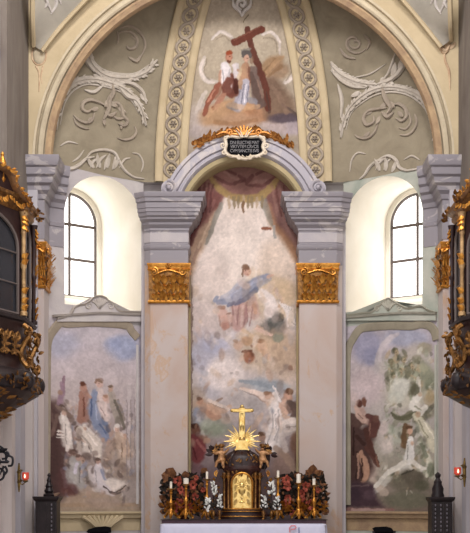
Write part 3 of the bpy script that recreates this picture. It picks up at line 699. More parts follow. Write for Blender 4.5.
    p.E(195,429,4.4,4.6,'#7a584a',.9,.4); p.E(194,426,4.6,3,'#4e372f',.85,.4); p.S([(192,438,4),(199,446,6),(197,458,6)],'#7d4547',.9,.45); p.S([(197,440,1.4),(204,450,1.4)],'#a06a64',.7,.5); p.S([(193,446,.8),(196,460,.8)],'#552c30',.7,.5); p.E(207,441,4,3,'#b18f78',.7,.4)
    bustle(p, 41, 90, 190, 298, 330, 450, ['#d6cec6','#8f8078','#b99a82','#98a0ae','#c9b296','#6f625c'], .36, (1.4, 3.6))
    bustle(p, 42, 60, 190, 298, 270, 345, ['#d9d2ca','#c6b090','#b3a6a4','#c7b8b0','#9a8676'], .30, (1.6, 4))
def pl2(p):
    p.S([(96,394,2.4),(93,404,3),(94,418,3.4),(101,430,3.6),(107,436,2.4)],'#8794ae',.9,.4); p.S([(92,398,.8),(91,416,1)],'#56678c',.8,.5); p.S([(99,424,.8),(106,433,.8)],'#5e6f94',.7,.5); p.S([(96,405,.7),(97,420,.7)],'#a9b6d0',.7,.5)
    p.S([(101,392,2.6),(103,402,3.6),(105,413,3.2),(107,420,2)],'#d2c4be',.9,.4); p.E(105,398,2.6,3,'#cba99a',.9,.35); p.E(105.5,395.8,2.6,1.5,'#a1826c',.8,.4); p.S([(101,408,.6),(106,416,.6)],'#9a8580',.6,.5)
    p.E(99,384.5,2.7,3.6,'#cfae9f',.95,.3); p.S([(96,383,1.2),(98.5,380.4,1.6),(102,383,1.2)],'#8a6c58',.9,.4); p.E(99.6,384.4,1,.5,'#8a6658',.7,.5); p.E(99,381,6,6,'#c9c0bc',.18,.6)
    p.S([(81,393,2),(82,404,3.4),(81,420,4)],'#a37a6a',.9,.4); p.E(83,386.5,2.6,3.2,'#b98f7c',.9,.35); p.E(82.4,384,3,2,'#6d4638',.85,.4); p.S([(84,398,.8),(84,416,.8)],'#754c42',.7,.5); p.S([(86,394,1.2),(91,398,1.2)],'#b5907c',.7,.4)
    p.S([(110,394,2.2),(113,404,3),(117,416,3.4)],'#a29b90',.85,.4); p.E(110.5,389,2.2,2.8,'#b89c8a',.85,.35); p.E(110.6,387,2.6,1.6,'#7a6858',.8,.4); p.S([(115,400,1),(121,416,1.6),(124,428,1.2)],'#6f6a60',.8,.5); p.E(119,421,4,5,'#7d776c',.7,.5)
    p.S([(61,382,1),(62.5,392,2.2),(59,402,3)],'#97808e',.85,.4); p.E(60,393,2.4,2.6,'#a38877',.8,.4); p.S([(56,405,1.2),(64,411,2),(72,416,1.8)],'#8a776c',.8,.4)
    p.S([(63,414,2.6),(66,424,4),(68,438,3.4),(67,450,2)],'#d6d0c8',.9,.4); p.E(64,413,2.4,2.8,'#bb9f8e',.9,.35); p.S([(63,416,1.4),(64,421,1)],'#e0dcd6',.9,.4); p.S([(65,424,.6),(66,444,.6)],'#9b938c',.7,.5)
    for y in (431,434,437): p.S([(57,y,.6),(64,y+.6,.6)],'#dcd6ce',.85,.4)
    p.S([(80,430,4),(88,437,5.4),(95,445,5),(97,454,3.4)],'#d5cdc1',.9,.4); p.S([(82,436,.8),(92,448,.9)],'#9d948a',.7,.5); p.S([(88,434,.7),(97,446,.7)],'#f0eae2',.6,.5); p.E(79,433,3,5,'#8d8078',.6,.5); p.E(85,428,2.2,2.6,'#bda08e',.9,.35); p.E(84.6,426,2.4,1.5,'#d8d2ca',.85,.4)
    p.E(87,456,5,4,'#7a6b64',.75,.5); p.E(107,464,5,4,'#847770',.7,.5); p.E(95,453,3,3,'#8b7c74',.6,.5); p.E(123,468,5,5,'#917f73',.6,.5); p.E(74,452,4,3,'#6d5a54',.7,.5); p.E(115,444,3,6,'#8f7e70',.6,.5)
    p.S([(77,462,4),(74,474,5.4),(80,484,4.6)],'#a9a8a4',.85,.4); p.E(78,458,2.4,2.8,'#b3978a',.9,.35); p.E(77.6,456,2.7,1.8,'#6f5c54',.85,.4); p.S([(77,464,1.6),(75,473,1.8)],'#cac6d4',.85,.4); p.S([(80,468,.7),(80,482,.7)],'#75706e',.7,.5)
    p.S([(98,465,3.4),(99,476,5),(107,487,5)],'#cdc8ca',.9,.4); p.E(98,461,2.3,2.8,'#b4978a',.9,.35); p.E(97.6,459,2.6,1.6,'#6b5a52',.85,.4); p.S([(101,470,1),(106,482,1.2)],'#8c93aa',.8,.5); p.S([(95,470,.6),(97,482,.6)],'#8d8888',.6,.5)
    p.S([(125,440,3.4),(126,454,4.4)],'#c0aa96',.8,.4); p.S([(132,436,2),(134,452,2.4)],'#b6a79a',.7,.4); p.S([(122,444,.7),(122,460,.7)],'#85715f',.7,.5); p.E(125,436,2.2,2.6,'#bd9f8c',.9,.35); p.E(117,428,2.4,2.8,'#c4a797',.9,.35); p.E(117,425.6,2.8,2,'#dad6d0',.9,.4); p.S([(118,434,3),(119,446,3)],'#b8a492',.7,.5)
    p.poly([(103,481),(113,478),(125,484),(113,491)],'#dcd4ca',.9,1.2); p.S([(104,487,.7),(114,492.5,.7),(126,486,.7)],'#5f5350',.85,.4)
    p.S([(50,412,2),(54,430,1.4)],'#8a746a',.4,.6); p.E(70,490,8,6,'#76524f',.7,.5); p.S([(62,470,2),(66,486,2)],'#82686a',.5,.6)
    for x in (127, 131, 135): p.S([(x,400,.6),(x,476,.6)],'#8f8789',.6,.4,False)
def pr2(p):
    p.E(392,364,3,4,'#7f8068',.6,.5); p.E(408,372,4,5,'#85866e',.6,.5); p.E(417,360,4,5,'#8a8b72',.5,.5); p.S([(380,360,2),(383,346,3),(392,336,2.4)],'#c2bdbf',.6,.5)
    p.E(401,386,9,8,'#cbd0c5',.8,.45); p.E(396,397,8,6,'#bfc6ba',.7,.5); p.S([(420,380,1),(419,392,1.6)],'#d2d2c6',.85,.4); p.E(415,390,4.5,6,'#6a6a57',.85,.4); p.S([(419,396,3),(413,404,3.6),(419,412,4),(425,408,3)],'#d2d3c9',.9,.4); p.E(420,394,2.2,2.6,'#b9a68e',.8,.4); p.S([(415,406,.7),(421,410,.7)],'#85876f',.7,.5)
    p.E(427,376,7,9,'#8c937d',.7,.5); p.E(430,396,4,7,'#a39470',.7,.5); p.E(424,368,5,4,'#a3a68c',.6,.5)
    p.S([(391,413,1),(398,418,2),(408,417,2.6),(416,413,2)],'#6a6b56',.9,.35); p.S([(399,421,1),(409,421,1.6)],'#8e917c',.7,.5); p.S([(415,415,2.4),(424,425,4.4),(432,440,4.6),(434,450,3)],'#c6c5ad',.9,.4); p.S([(418,420,.8),(428,438,.8)],'#8f9078',.8,.4); p.S([(424,420,.8),(434,438,.8)],'#e2e2d2',.7,.5); p.E(418,414,2.6,3,'#b49c80',.8,.4)
    p.S([(405,424,2),(404,436,3),(405,446,2.6)],'#755e46',.9,.4); p.E(410,431,2.2,3.2,'#c5a48c',.95,.3); p.S([(407,427,1.6),(411,426.5,1.6)],'#6a5440',.9,.35); p.S([(411,438,2),(410,448,4),(409,460,5)],'#d3d5cf',.95,.35); p.S([(408,446,.6),(407,462,.6)],'#8f938a',.7,.5); p.E(412,443,1.8,2.4,'#c9a98f',.8,.4)
    p.S([(406,462,2.6),(396,468,2.6),(387,474,2.4),(376,486,2)],'#d0d0c4',.9,.4); p.S([(412,462,2.4),(420,467,2),(427,468,1.2)],'#d2d2c6',.9,.4); p.E(412,477,11,7,'#6a6558',.85,.4); p.E(399,484,8,6,'#7a7666',.6,.5); p.E(422,486,8,5,'#646654',.7,.5); p.S([(402,474,.8),(414,470,.8)],'#4f4c42',.7,.5)
    p.S([(428,455,2),(430,466,2.4),(427,476,2)],'#c5c7b3',.8,.4); p.S([(421,444,1.6),(426,456,2.2)],'#7d8470',.8,.4); p.E(431,470,4,7,'#5f6954',.6,.5); p.E(388,446,5,8,'#c3bcb4',.6,.5); p.E(391,430,4,5,'#9aa692',.6,.5); p.E(384,428,5,7,'#c4b8b4',.6,.5)
    # men
    p.S([(344,416,4.4),(352,419,5),(358,424,4)],'#64504a',.95,.35); p.S([(348,428,4),(350,446,5.4),(352,466,5.4)],'#5a4540',.9,.4); p.E(346,414,3.6,3.6,'#53403b',.9,.35); p.S([(346,424,1.4),(347,440,1.2)],'#8b7068',.7,.5); p.S([(354,428,.8),(354,455,.8)],'#3c2d2b',.7,.5)
    p.E(360,404,2.2,3.4,'#6a4a40',.95,.3); p.E(364.5,402.5,2,4.2,'#7d594b',.9,.3); p.S([(356,407,2),(359,416,3.4),(364,421,2.6)],'#c2a798',.9,.35); p.S([(357,414,.6),(363,419,.6)],'#7d6258',.7,.5)
    p.S([(368,416,3),(375,422,4.4),(373,434,4)],'#6a4b45',.95,.35); p.E(376,419,3.4,4,'#76574d',.9,.35); p.S([(370,424,.8),(369,440,1)],'#9b7868',.7,.5); p.S([(366,430,2.4),(370,446,2.6),(378,462,1.6)],'#61443d',.95,.35); p.S([(376,456,.9),(379,466,1.2)],'#8a6656',.8,.4)
    p.S([(361,452,2),(366,464,2.8),(366,478,2.4)],'#b59078',.9,.35); p.S([(358,454,1),(358,478,1.2)],'#c09a84',.7,.4); p.S([(362,458,.6),(362,480,.6)],'#4a3632',.8,.4); p.S([(357,436,2),(364,444,2)],'#4a3632',.7,.4)
    p.E(352,494,9,7,'#4e4048',.8,.5); p.E(370,495,7,5,'#65535a',.7,.5); p.S([(346,487,.8),(368,485,.8)],'#7d6b6a',.6,.5)
def pv2(p):
    p.S([(226,66,3.4),(226,80,5),(228,90,4)],'#d4d2d4',.9,.35); p.S([(223,70,.6),(224,88,.6)],'#97949a',.7,.5); p.S([(229,70,.6),(230,84,.6)],'#97949a',.6,.5); p.S([(234,66,2),(237,78,2.4)],'#c6c2c4',.8,.4)
    p.E(229,57.5,2.7,3.8,'#bd8d76',.95,.3); p.E(229,53.6,3.4,1.6,'#a2543a',.9,.3); p.E(230,57,1,.5,'#6d4436',.8,.4); p.S([(228,61,1.2),(230.5,61.5,1)],'#6f4a3c',.8,.4)
    p.E(246.5,58,2.6,3.8,'#c4a08a',.95,.3); p.S([(242.6,56,1.2),(244,52.5,2),(249,52.5,2),(250.6,56.5,1.2)],'#66625f',.9,.3); p.E(247.5,57.6,1,.5,'#7d5c4c',.8,.4); p.S([(244,66,2.4),(243,76,3.6),(241,86,3)],'#b29072',.85,.4); p.S([(249,68,1.2),(250,82,1.4)],'#7d5b4c',.8,.4); p.S([(241,70,1.6),(238,78,1.6)],'#c5b493',.7,.4)
    p.S([(246,82,3),(244,94,4),(240,106,4)],'#adaebb',.9,.35)
    for a in ([(244,84,.5),(241,104,.6)],[(248,86,.5),(247,102,.6)]): p.S(a,'#7a7c8a',.8,.4)
    p.S([(246,84,.5),(244,102,.6)],'#e0e0e6',.7,.4); p.S([(252,74,2),(255,88,3.4),(262,104,4)],'#6d5c55',.9,.4); p.S([(257,80,.8),(262,98,.8)],'#92796a',.7,.4)
    p.S([(229,80,3.4),(226,88,4.6),(231,94,4)],'#7d5044',.92,.35); p.S([(236,80,2),(236,92,2.4)],'#5c3a34',.9,.35); p.S([(219,84,2.4),(213,95,2.8),(207,105,2),(204,115,1.5)],'#94604e',.9,.35); p.S([(215,90,.8),(208,102,.8)],'#c08d76',.7,.4); p.S([(224,94,2),(219,104,1.8),(216,109,1.6)],'#b0826c',.85,.35)
    p.S([(266,72,1.4),(277,61,2.6),(283,57,1.4)],'#a98d6c',.85,.4); p.S([(268,76,1.2),(281,66,2)],'#8a7056',.8,.4); p.S([(272,86,2),(280,98,3),(286,112,2.4)],'#8d7766',.7,.4); p.S([(266,92,1),(270,112,1.4)],'#5d4a44',.7,.4)
    p.S([(212,110,2),(226,104,3),(244,108,3),(258,106,2)],'#c2a07a',.6,.5); p.S([(215,122,2),(236,124,2.4),(256,120,2)],'#95704f',.45,.6)
    for a in ([(203,60,1),(200,70,1.6),(206,80,2),(214,83,1.4)],[(285,83,1.4),(294,76,1.8),(297,64,1.6),(292,55,1)],[(211,40,.7),(221,32.5,1.2),(231,37,1)],[(263,34,.7),(273,33,1.2),(280,43,1)]): p.S(a,'#d0cac2',.8,.4)
fz = thing('fresco', (0,.16,zat(526,.16)), 'tall central fresco of a rising woman in blue under a red canopy', 'fresco')
xs = np.linspace(-1.52, 1.52, 200); zs = np.linspace(zat(528,.16), 8.73, 470); XX, ZZ = np.meshgrid(xs, zs); YY = np.full_like(XX, .16)
PX, PY = VX+F*XX/(YY-CY), HY-F*(ZZ-CZ)/(YY-CY)
paint_grid('painting', np.stack([XX,YY,ZZ],-1), PX, PY, lambda p: (pc(p), pc2(p)), fz, mask=(ZZ < AC.z) | (np.hypot(XX, ZZ-AC.z) < 1.46))
b = BM()
for s_ in (-1, 1): box(b, *sorted((s_*1.06, s_*1.105)), .06, .19, .4, 6.4)
obj('border_moulding', b, M['olive'], fz, smooth=False)
# ---- left side fresco
def pl(p):
    p.grad([(318,'#b3afb4'),(345,'#b4b0ba'),(380,'#bab2b3'),(420,'#b0a5a3'),(470,'#a3978f'),(512,'#a59683')])
    p.E(64,345,16,13,'#a3a9bd',.65,.7); p.E(100,338,22,8,'#c0bcc0',.5,.6); p.E(123,348,16,13,'#93a0bd',.85,.55); p.E(112,345,9,8,'#8e9cbd',.5,.6); p.E(92,365,26,20,'#bfb7b9',.6,.7)
    p.E(75,400,22,20,'#b3aaa8',.5,.6); p.E(57,408,12,8,'#7d6a62',.6,.6)
    for x,c in ((129,'#c2bcbc'),(133,'#a8a1a2'),(137,'#bdb6b4'),(125,'#b6aeae')): p.S([(x,385,1.8),(x,470,1.8)],c,.6,.5,False)
    p.poly([(40,395),(56,402),(62,412),(70,430),(74,450),(72,470),(84,482),(78,496),(40,503)],'#67524f',.95,5); p.poly([(40,415),(58,422),(62,470),(60,500),(40,503)],'#594543',.7,4); p.E(68,480,12,14,'#6b4e4c',.8,.5)
    p.S([(62,392,3),(60,404,3.6)],'#9b8591',.75,.5); p.S([(64,377,1.3),(63,390,1.8)],'#8d7280',.85,.4); p.E(61,393,3,3,'#a08878',.7,.5); p.S([(58,404,1.2),(64,407,1)],'#5c4a46',.8,.5)
    p.S([(62,407,2.4),(72,420,2.6)],'#7a6961',.7,.5); p.S([(57,415,2),(52,435,1.5)],'#8f7a6e',.5,.5)
    p.S([(85,391,2.2),(87,402,4),(86,418,5)],'#a37d70',.85,.45); p.E(83,388,3.4,4.2,'#b08a7a',.85,.4); p.E(83,385,3.2,2,'#80594c',.7,.4)
    p.S([(95,393,3.5),(93,405,5),(96,420,6),(104,432,6)],'#8c97ae',.9,.45); p.S([(93,400,1.5),(92,418,2)],'#5f7196',.7,.5); p.S([(104,420,3),(107,438,3)],'#7485a6',.7,.5)
    p.S([(100,392,4),(103,405,5),(107,418,4)],'#c9bcb8',.9,.45); p.E(100,384,3.6,4.6,'#c8aba0',.95,.35); p.E(100,380.6,4,2.6,'#8d7468',.7,.45); p.E(107,398,4,5,'#c6aa9e',.75,.45)
    p.S([(111,391,2.6),(115,403,3.4),(119,418,4)],'#a59c92',.75,.5); p.E(111,388,2.8,3.2,'#b39c8e',.7,.45); p.S([(118,400,1.4),(124,420,2)],'#877d72',.7,.5)
    for x,y,s_,sk,h,r in ((64,424,1.1,'#bba090','#d0c8c0','#c5bfb8'),(78,430,1,'#a98d7d','#6f5a50','#b4aaa0'),(86,431,1.15,'#c2a898','#d6d0c8','#cfc8be'),(117,430,1.1,'#c4a797','#d6d2cc','#b9a99a'),(126,440,.9,'#b89a8a','#7d6a5e','#b6a898'),(95,440,.9,'#b69a88','#8a7a6c','#b3a9a0'),(73,453,1.1,'#a88b7a','#5f4a44','#8b847c'),(82,460,1.2,'#b59a88','#80706a','#a9a19a'),(98,462,1.2,'#b39583','#78685e','#9b97a0'),(107,460,.9,'#ae9484','#6e6058','#b3aaa0')): fig(p,x,y,s_,sk,h,r,1)
    p.S([(62,418,3.5),(66,430,4.5),(70,447,3)],'#c8c2ba',.85,.45); p.S([(58,430,.8),(64,431,.8)],'#d6d0c8',.9,.4); p.S([(58,434,.8),(64,435,.8)],'#d6d0c8',.8,.4)
    p.S([(86,434,5),(95,442,6),(97,454,4)],'#cbc3b8',.8,.5); p.S([(88,428,1.4),(99,440,1.4)],'#e0dad2',.6,.5); p.S([(73,462,6),(72,478,7),(80,486,5)],'#a9a9a6',.8,.5); p.S([(76,463,2.4),(74,472,2.4)],'#c3bfcc',.8,.5)
    p.S([(112,445,5),(108,456,5)],'#b7a08e',.7,.5); p.S([(121,436,4),(122,462,5)],'#bda994',.7,.5); p.S([(92,470,5),(100,485,7),(112,492,4)],'#c9c3c3',.85,.45); p.S([(97,468,2),(105,480,2)],'#8d93a8',.7,.5)
    p.poly([(104,480),(114,477),(126,484),(114,492)],'#d0c9c0',.85,1.5); p.S([(106,490,1),(116,494,1),(128,488,1)],'#6a5e5a',.8,.5); p.S([(108,484,.5),(116,484,.5)],'#7a6d68',.7,.5); p.S([(108,481,.5),(115,481,.5)],'#7a6d68',.7,.5)
    p.S([(124,492,1),(123,505,1.2)],'#6f6460',.8,.5); p.E(132,475,9,7,'#9d8d80',.6,.5); p.E(132,492,9,14,'#a59c98',.7,.6); p.E(118,472,8,5,'#a9988a',.6,.5)
    p.E(88,500,22,8,'#b6a18a',.7,.5); p.S([(60,505,2),(135,505,2)],'#a58f76',.7,.6); p.E(86,490,8,4,'#b9a796',.6,.5); p.E(104,503,20,5,'#a8988c',.6,.5)
    rng2 = np.random.RandomState(3)
    for k in range(70):
        x, y = rng2.uniform(66,134), rng2.uniform(395,498); a = rng2.uniform(0,PI); l = rng2.uniform(2,5)
        p.S([(x,y,.7),(x+l*math.cos(a),y+l*math.sin(a),.5)],['#d2cac2','#7a6a62','#8d91a2','#b79a86'][k % 4],.35,.7)
# ---- right side fresco
def pr(p):
    p.grad([(318,'#adaab0'),(345,'#b2acb4'),(385,'#b5adaa'),(420,'#a9a6a0'),(460,'#9d9a8c'),(512,'#7d7066')])
    p.E(368,348,15,17,'#8f93ab',.8,.55); p.E(372,356,8,9,'#848aa6',.5,.6); p.E(406,338,22,9,'#98a0b4',.8,.6); p.S([(376,372,2),(380,352,3),(390,339,3),(398,334,2)],'#b9b4b8',.8,.6)
    p.E(365,388,16,18,'#bcb0b2',.8,.6); p.E(405,365,26,16,'#adad9f',.7,.6); p.E(418,352,12,10,'#b0aba2',.7,.5); p.E(422,378,14,16,'#8f957f',.8,.55); p.E(408,395,22,14,'#a9a994',.6,.6)
    for x,y,s_ in ((396,352,1),(391,362,.9),(404,360,1),(412,366,1),(400,372,1.1),(393,376,.9),(417,370,.9)): fig(p,x,y,s_,'#ab9d80','#7d7d62','#9da08a',0)
    p.E(425,348,8,6,'#9d9a80',.7,.5); p.E(398,388,12,10,'#c2c4b6',.7,.5); p.E(408,384,6,5,'#b5b4a6',.8,.5); p.E(413,390,6,8,'#6d6c58',.8,.5); p.S([(418,378,1.5),(417,392,2)],'#c3c3b6',.8,.5)
    p.S([(418,394,4),(414,408,5),(420,414,4)],'#c9c9be',.8,.5); p.E(430,400,6,8,'#a59878',.6,.5); p.E(427,412,8,6,'#7a7a62',.7,.5); p.E(430,385,5,7,'#5f6a55',.6,.6)
    p.S([(393,414,1.2),(402,418,2.4),(414,412,2.6),(424,420,2)],'#70705c',.85,.5); p.S([(416,416,3),(426,432,4.5),(431,444,4)],'#b9b79f',.85,.5); p.S([(424,430,2),(432,442,2)],'#d0cfbf',.7,.5); p.S([(420,440,3),(426,455,4),(424,465,3)],'#8f9580',.7,.5)
    p.E(396,436,9,9,'#aab0a0',.8,.5); p.E(386,440,8,14,'#bdb6ae',.7,.5); p.E(400,402,10,6,'#c3c3b4',.6,.5)
    p.S([(407,432,3),(404,445,3.5)],'#7c674e',.9,.4); p.E(408,429,3.6,5,'#8b7156',.9,.4); p.S([(411,444,2.6),(409,456,4.6),(408,466,5.5)],'#c9ccc6',.95,.4); p.E(411,436,2.2,3,'#c0a68e',.8,.4); p.S([(407,450,1.8),(412,452,1.8)],'#dfe0dc',.7,.5)
    p.S([(408,466,4),(395,474,3),(384,484,3),(372,495,2)],'#bdbdb2',.85,.45); p.S([(408,464,3),(420,470,2),(427,470,1.4)],'#c6c6ba',.85,.45); p.S([(430,462,3),(426,475,3)],'#b9bba6',.7,.5); p.S([(426,450,2),(429,465,2)],'#cfcfc2',.6,.5)
    p.poly([(394,474),(408,470),(424,476),(428,490),(400,492),(390,484)],'#6d685a',.9,3); p.E(408,500,24,9,'#767664',.9,.5); p.S([(372,480,3),(384,492,4)],'#b7aa9a',.8,.5); p.E(372,470,6,10,'#c0aca0',.6,.5); p.E(382,470,6,8,'#b6b0a0',.6,.5)
    # dark men on the left
    p.poly([(344,420),(352,416),(362,428),(371,420),(376,432),(370,452),(374,466),(366,484),(346,486),(348,455),(342,440)],'#5a4541',.95,3)
    p.E(362,420,5,5,'#6a5148',.9,.4); p.S([(357,402,2.4),(358,412,3.4)],'#b79c8c',.85,.4); p.E(359,403,3,4.2,'#6d4f45',.9,.4); p.E(364,402,2.6,5,'#77574b',.85,.4); p.S([(362,410,2.4),(368,422,3)],'#b3978a',.8,.5); p.E(374,424,6,7,'#6a4c46',.9,.5)
    p.S([(360,455,3),(366,470,3.4),(364,480,2.6)],'#ab8870',.85,.5); p.S([(357,452,1),(356,480,1.2)],'#423230',.7,.5); p.S([(366,448,2),(378,465,1.5)],'#65473f',.9,.5); p.S([(350,430,2),(352,456,2)],'#7d625a',.6,.5); p.S([(366,432,1.4),(372,446,1.4)],'#8d6c60',.6,.5)
    p.poly([(341,485),(356,481),(374,484),(376,498),(384,507),(341,508)],'#54434a',.95,2.5); p.S([(341,510,2.2),(392,510,2.2)],'#92706a',.85,.5); p.S([(353,510,1.6),(384,510,1.6)],'#b39f98',.7,.5); p.E(352,400,6,8,'#c2b2ac',.5,.6)
    rng2 = np.random.RandomState(9)
    for k in range(60):
        x, y = rng2.uniform(380,434), rng2.uniform(352,495); a = rng2.uniform(0,PI); l = rng2.uniform(2,5)
        p.S([(x,y,.7),(x+l*math.cos(a),y+l*math.sin(a),.5)],['#cfcfc0','#6a6a56','#8d9a86','#a89a7c'][k % 4],.35,.7)
LAB = {-1: ('left side fresco of a crowd kneeling before a woman in blue', lambda p: (pl(p), bustle(p, 4, 150, 62, 132, 400, 495, ['#d8d0c8','#75665f','#bb9a88','#8c96ae','#b7a898','#968a84','#5c4e4a'], .48), pl2(p))), 1: ('right side fresco of dark-clad men and pale greenish figures', lambda p: (pr(p), bustle(p, 6, 150, 384, 434, 350, 480, ['#cfd2c4','#6d6f5a','#b29d7c','#99a48e','#b6b6a2','#848770','#55564a'], .5), pr2(p)))}
FR = {-1: dict(fr=[(45.5,505),(46,440),(46.5,360),(48,340),(54,329),(60,323),(68,323.5),(90,322.5),(112,323.5),(124,325),(129,327),(131,331),(137,338)],
               light=[(52,316.5),(75,315),(100,313.5),(120,314.5),(140,315)], sill=[(56,322),(56,318),(64,316),(70,312.5),(73,307),(78,304.5),(84,303.5),(89,300),(92,297),(98,295.5),(104,297.5),(107,301),(112,303.5),(115,308),(119,310.5),(128,311),(141.5,311.5),(141.5,322)],
               inner=[(137,345),(137,420),(137,504)]),
      1: dict(fr=[(347.5,505),(347.5,440),(347,375),(348.5,350),(354,338),(361,329),(372,327),(392,325.5),(412,326),(421,324),(430,326),(435,332),(437,340)],
              light=[(347,318),(360,317),(390,314.5),(410,313.5),(437,314)], sill=[(346,321),(346,315.5),(360,313),(372,312),(378,308),(384,302.5),(390,298),(395,301),(402,305),(410,308),(422,305.5),(428,309),(437,312),(437,321)],
              inner=[(436,345),(436,420),(436,500)])}
for sg in (-1, 1):
    c = aw(sg, 1.0, zat(512,-.6)); lab, pf = LAB[sg]
    t = thing('fresco', c, lab, 'fresco')
    ss = np.linspace(.06, 2.01, 130); zs = np.linspace(zat(511,-.6), zat(322,-.6), 270); SS, ZZ = np.meshgrid(ss, zs)
    dd = -.012; X = sg*(2+TX*SS+TY*dd); Y = -TY*SS+TX*dd
    paint_grid('painting', np.stack([X,Y,ZZ],-1), VX+F*X/(Y-CY), HY-F*(ZZ-CZ)/(Y-CY), pf, t)
    f = FR[sg]; b = BM(); band(b, AW[sg], f['fr'], 4.2, .05); obj('frame', b, M['framel'] if sg < 0 else M['framer'], t, angle=35)
    b = BM(); band(b, AW[sg], f['inner'], 1.3, .03, bev=.2); obj('frame_edge', b, M['wall_l'] if sg < 0 else M['wall_r'], t, angle=35)
    k = thing('window_sill_crest', AW[sg](sum(q[0] for q in f['light'])/5, 321)[0], 'wavy carved stone crest along the sill of the %s window' % SIDE[sg], 'crest')
    b = BM(); slab(b, AW[sg], f['sill'], .07); obj('slab', b, M['wall_l'] if sg < 0 else M['wall_r'], k, smooth=False)
    b = BM(); band(b, AW[sg], f['light'], 1.3, .13, bev=.3); band(b, AW[sg], [(q[0], q[1]+1.2) for q in f['sill'][1:-1]], 1.1, .11, 3)
    obj('moulding', b, M['stonel'] if sg < 0 else M['stoner'], k)
    b = BM(); cx = 98 if sg < 0 else 390; cy = 304 if sg < 0 else 306
    for a in range(-3, 4): rel(b, AW[sg], [(cx, cy+5), (cx+a*1.7, cy-1), (cx+a*2.6, cy-6+abs(a)*1.3)], 1.2, 'end', 4, 1.2, .07, ends=1)
    for d in (-1, 1): rel(b, AW[sg], [(x, y) for x, y in spiral(cx+d*11, cy+3, 3.6, 0 if d < 0 else PI, 1.4, d, 14)], .9, True, 2, 1, .075)
    obj('shell', b, M['stonel'] if sg < 0 else M['stoner'], k)
# ---- upper fresco in the vault
def pv(p):
    p.grad([(0,'#aaa18e'),(60,'#aca38f'),(100,'#a39a88'),(140,'#a79d8b')])
    p.E(240,60,40,50,'#b1a893',.6,.7); p.E(207,118,22,16,'#b1a9a4',.7,.6); p.E(206,132,20,9,'#a7a0a0',.7,.6)
    for a in ([(204,58,1.6),(201,70,2.6),(207,80,3),(216,82,2)],[(212,38,1),(222,32,1.8),(231,37,1.6),(236,45,1)],[(284,82,2),(293,76,2.8),(296,64,2.6),(292,55,1.6)],[(262,34,1),(272,33,1.8),(279,42,1.6),(280,55,1)],[(206,92,2),(200,102,2.4),(196,112,1.5)]): p.S(a,'#bfb8ae',.85,.5)
    for a in ([(206,60,.7),(204,72,.8),(210,80,.8)],[(290,60,.7),(292,70,.8),(286,80,.8)],[(216,40,.6),(224,36,.7),(231,42,.7)],[(264,38,.6),(274,40,.7),(277,52,.7)]): p.S(a,'#8b8170',.6,.5)
    p.E(230,114,26,15,'#b08d6a',.95,.35,-10); p.E(215,118,16,12,'#b19270',.8,.5); p.E(258,112,14,12,'#a77c5c',.8,.5); p.E(240,122,20,9,'#b8977a',.7,.5); p.E(248,104,14,5,'#c09a72',.7,.5,-10)
    p.E(288,126,24,9,'#a9a0a6',.9,.5); p.E(273,128,14,8,'#b3a6a0',.7,.5); p.E(218,131,20,6,'#b5a9a0',.7,.5)
    p.poly([(256,76),(275,74),(288,92),(292,108),(300,116),(285,121),(266,120),(262,100)],'#7d6858',.9,4); p.E(284,105,12,12,'#85715f',.7,.5); p.E(285,118,16,5,'#5f5660',.85,.5); p.S([(282,104,1.2),(298,116,1.2)],'#625652',.7,.5)
    p.E(271,66,14,8,'#9d8263',.9,.45,-35); p.E(280,70,9,8,'#937a61',.7,.5); p.S([(262,75,2),(276,60,2)],'#816549',.6,.5)
    p.S([(247,29,2.9),(252,48,2.9),(259,68,3.2),(266,90,3.4),(268,108,3.4)],'#6d463c',.95,.25,False); p.S([(234.5,42.5,3.6),(261.5,29,3.6)],'#77493d',.97,.2,False); p.S([(234,40,.6),(260,26.5,.6)],'#8f6454',.7,.4,False); p.S([(243,22,.5),(248,14,.5)],'#6f6048',.8,.4)
    p.S([(246,64,3),(246,76,5),(244,90,5.5)],'#a9836a',.9,.4); p.E(246,57,3.6,4.8,'#b99580',.95,.35); p.E(246,53,4.6,3.4,'#6d6a66',.9,.35); p.S([(242,50,1.2),(250,49,1.4)],'#858179',.8,.4); p.E(241,72,4,4,'#b3a588',.8,.4)
    p.S([(253,70,4),(256,88,5),(258,104,5)],'#7a6a64',.9,.45); p.S([(244,84,4.5),(243,96,6),(238,106,6)],'#a3a3ae',.92,.4); p.S([(247,84,1),(246,100,1.2)],'#d0ced2',.6,.5); p.S([(241,88,1),(238,104,1)],'#7d7f8c',.6,.5); p.E(234,106,8,4,'#777a82',.8,.5); p.S([(250,100,3),(261,104,2)],'#8c8f98',.8,.5)
    p.S([(225,66,4.5),(226,78,6),(229,88,5)],'#c6c4c6',.95,.35); p.S([(236,66,3),(237,78,3.6)],'#bfbcbe',.9,.4); p.E(229,57,3.7,4.6,'#b07d66',.95,.35); p.E(229,52.5,3.9,2.2,'#9b5236',.9,.4); p.S([(221,72,1.8),(219,86,1.8)],'#b38a72',.8,.4); p.E(229.5,62,2,1.4,'#7e5442',.7,.5)
    p.S([(231,78,5),(228,88,6),(234,92,5)],'#7a4f44',.92,.4); p.S([(236,80,3),(235,90,3)],'#6d463e',.9,.4); p.S([(220,86,3.4),(214,96,4)],'#9a7560',.9,.4); p.S([(214,93,2.6),(208,103,2.4),(205,114,1.8)],'#8d5d4c',.9,.4); p.S([(224,92,2.4),(218,102,2.4),(216,107,2)],'#a77c68',.9,.4); p.E(213,108,2,2,'#7b4a3c',.8,.4)
    p.S([(238,70,1.4),(243,74,1.2)],'#b08c74',.8,.4); p.E(252,60,2,4,'#8d735f',.7,.5)
t = thing('fresco', dome(0,0,arch_phi(0)), 'upper vault fresco of figures holding a tilted wooden cross on a cloud', 'fresco')
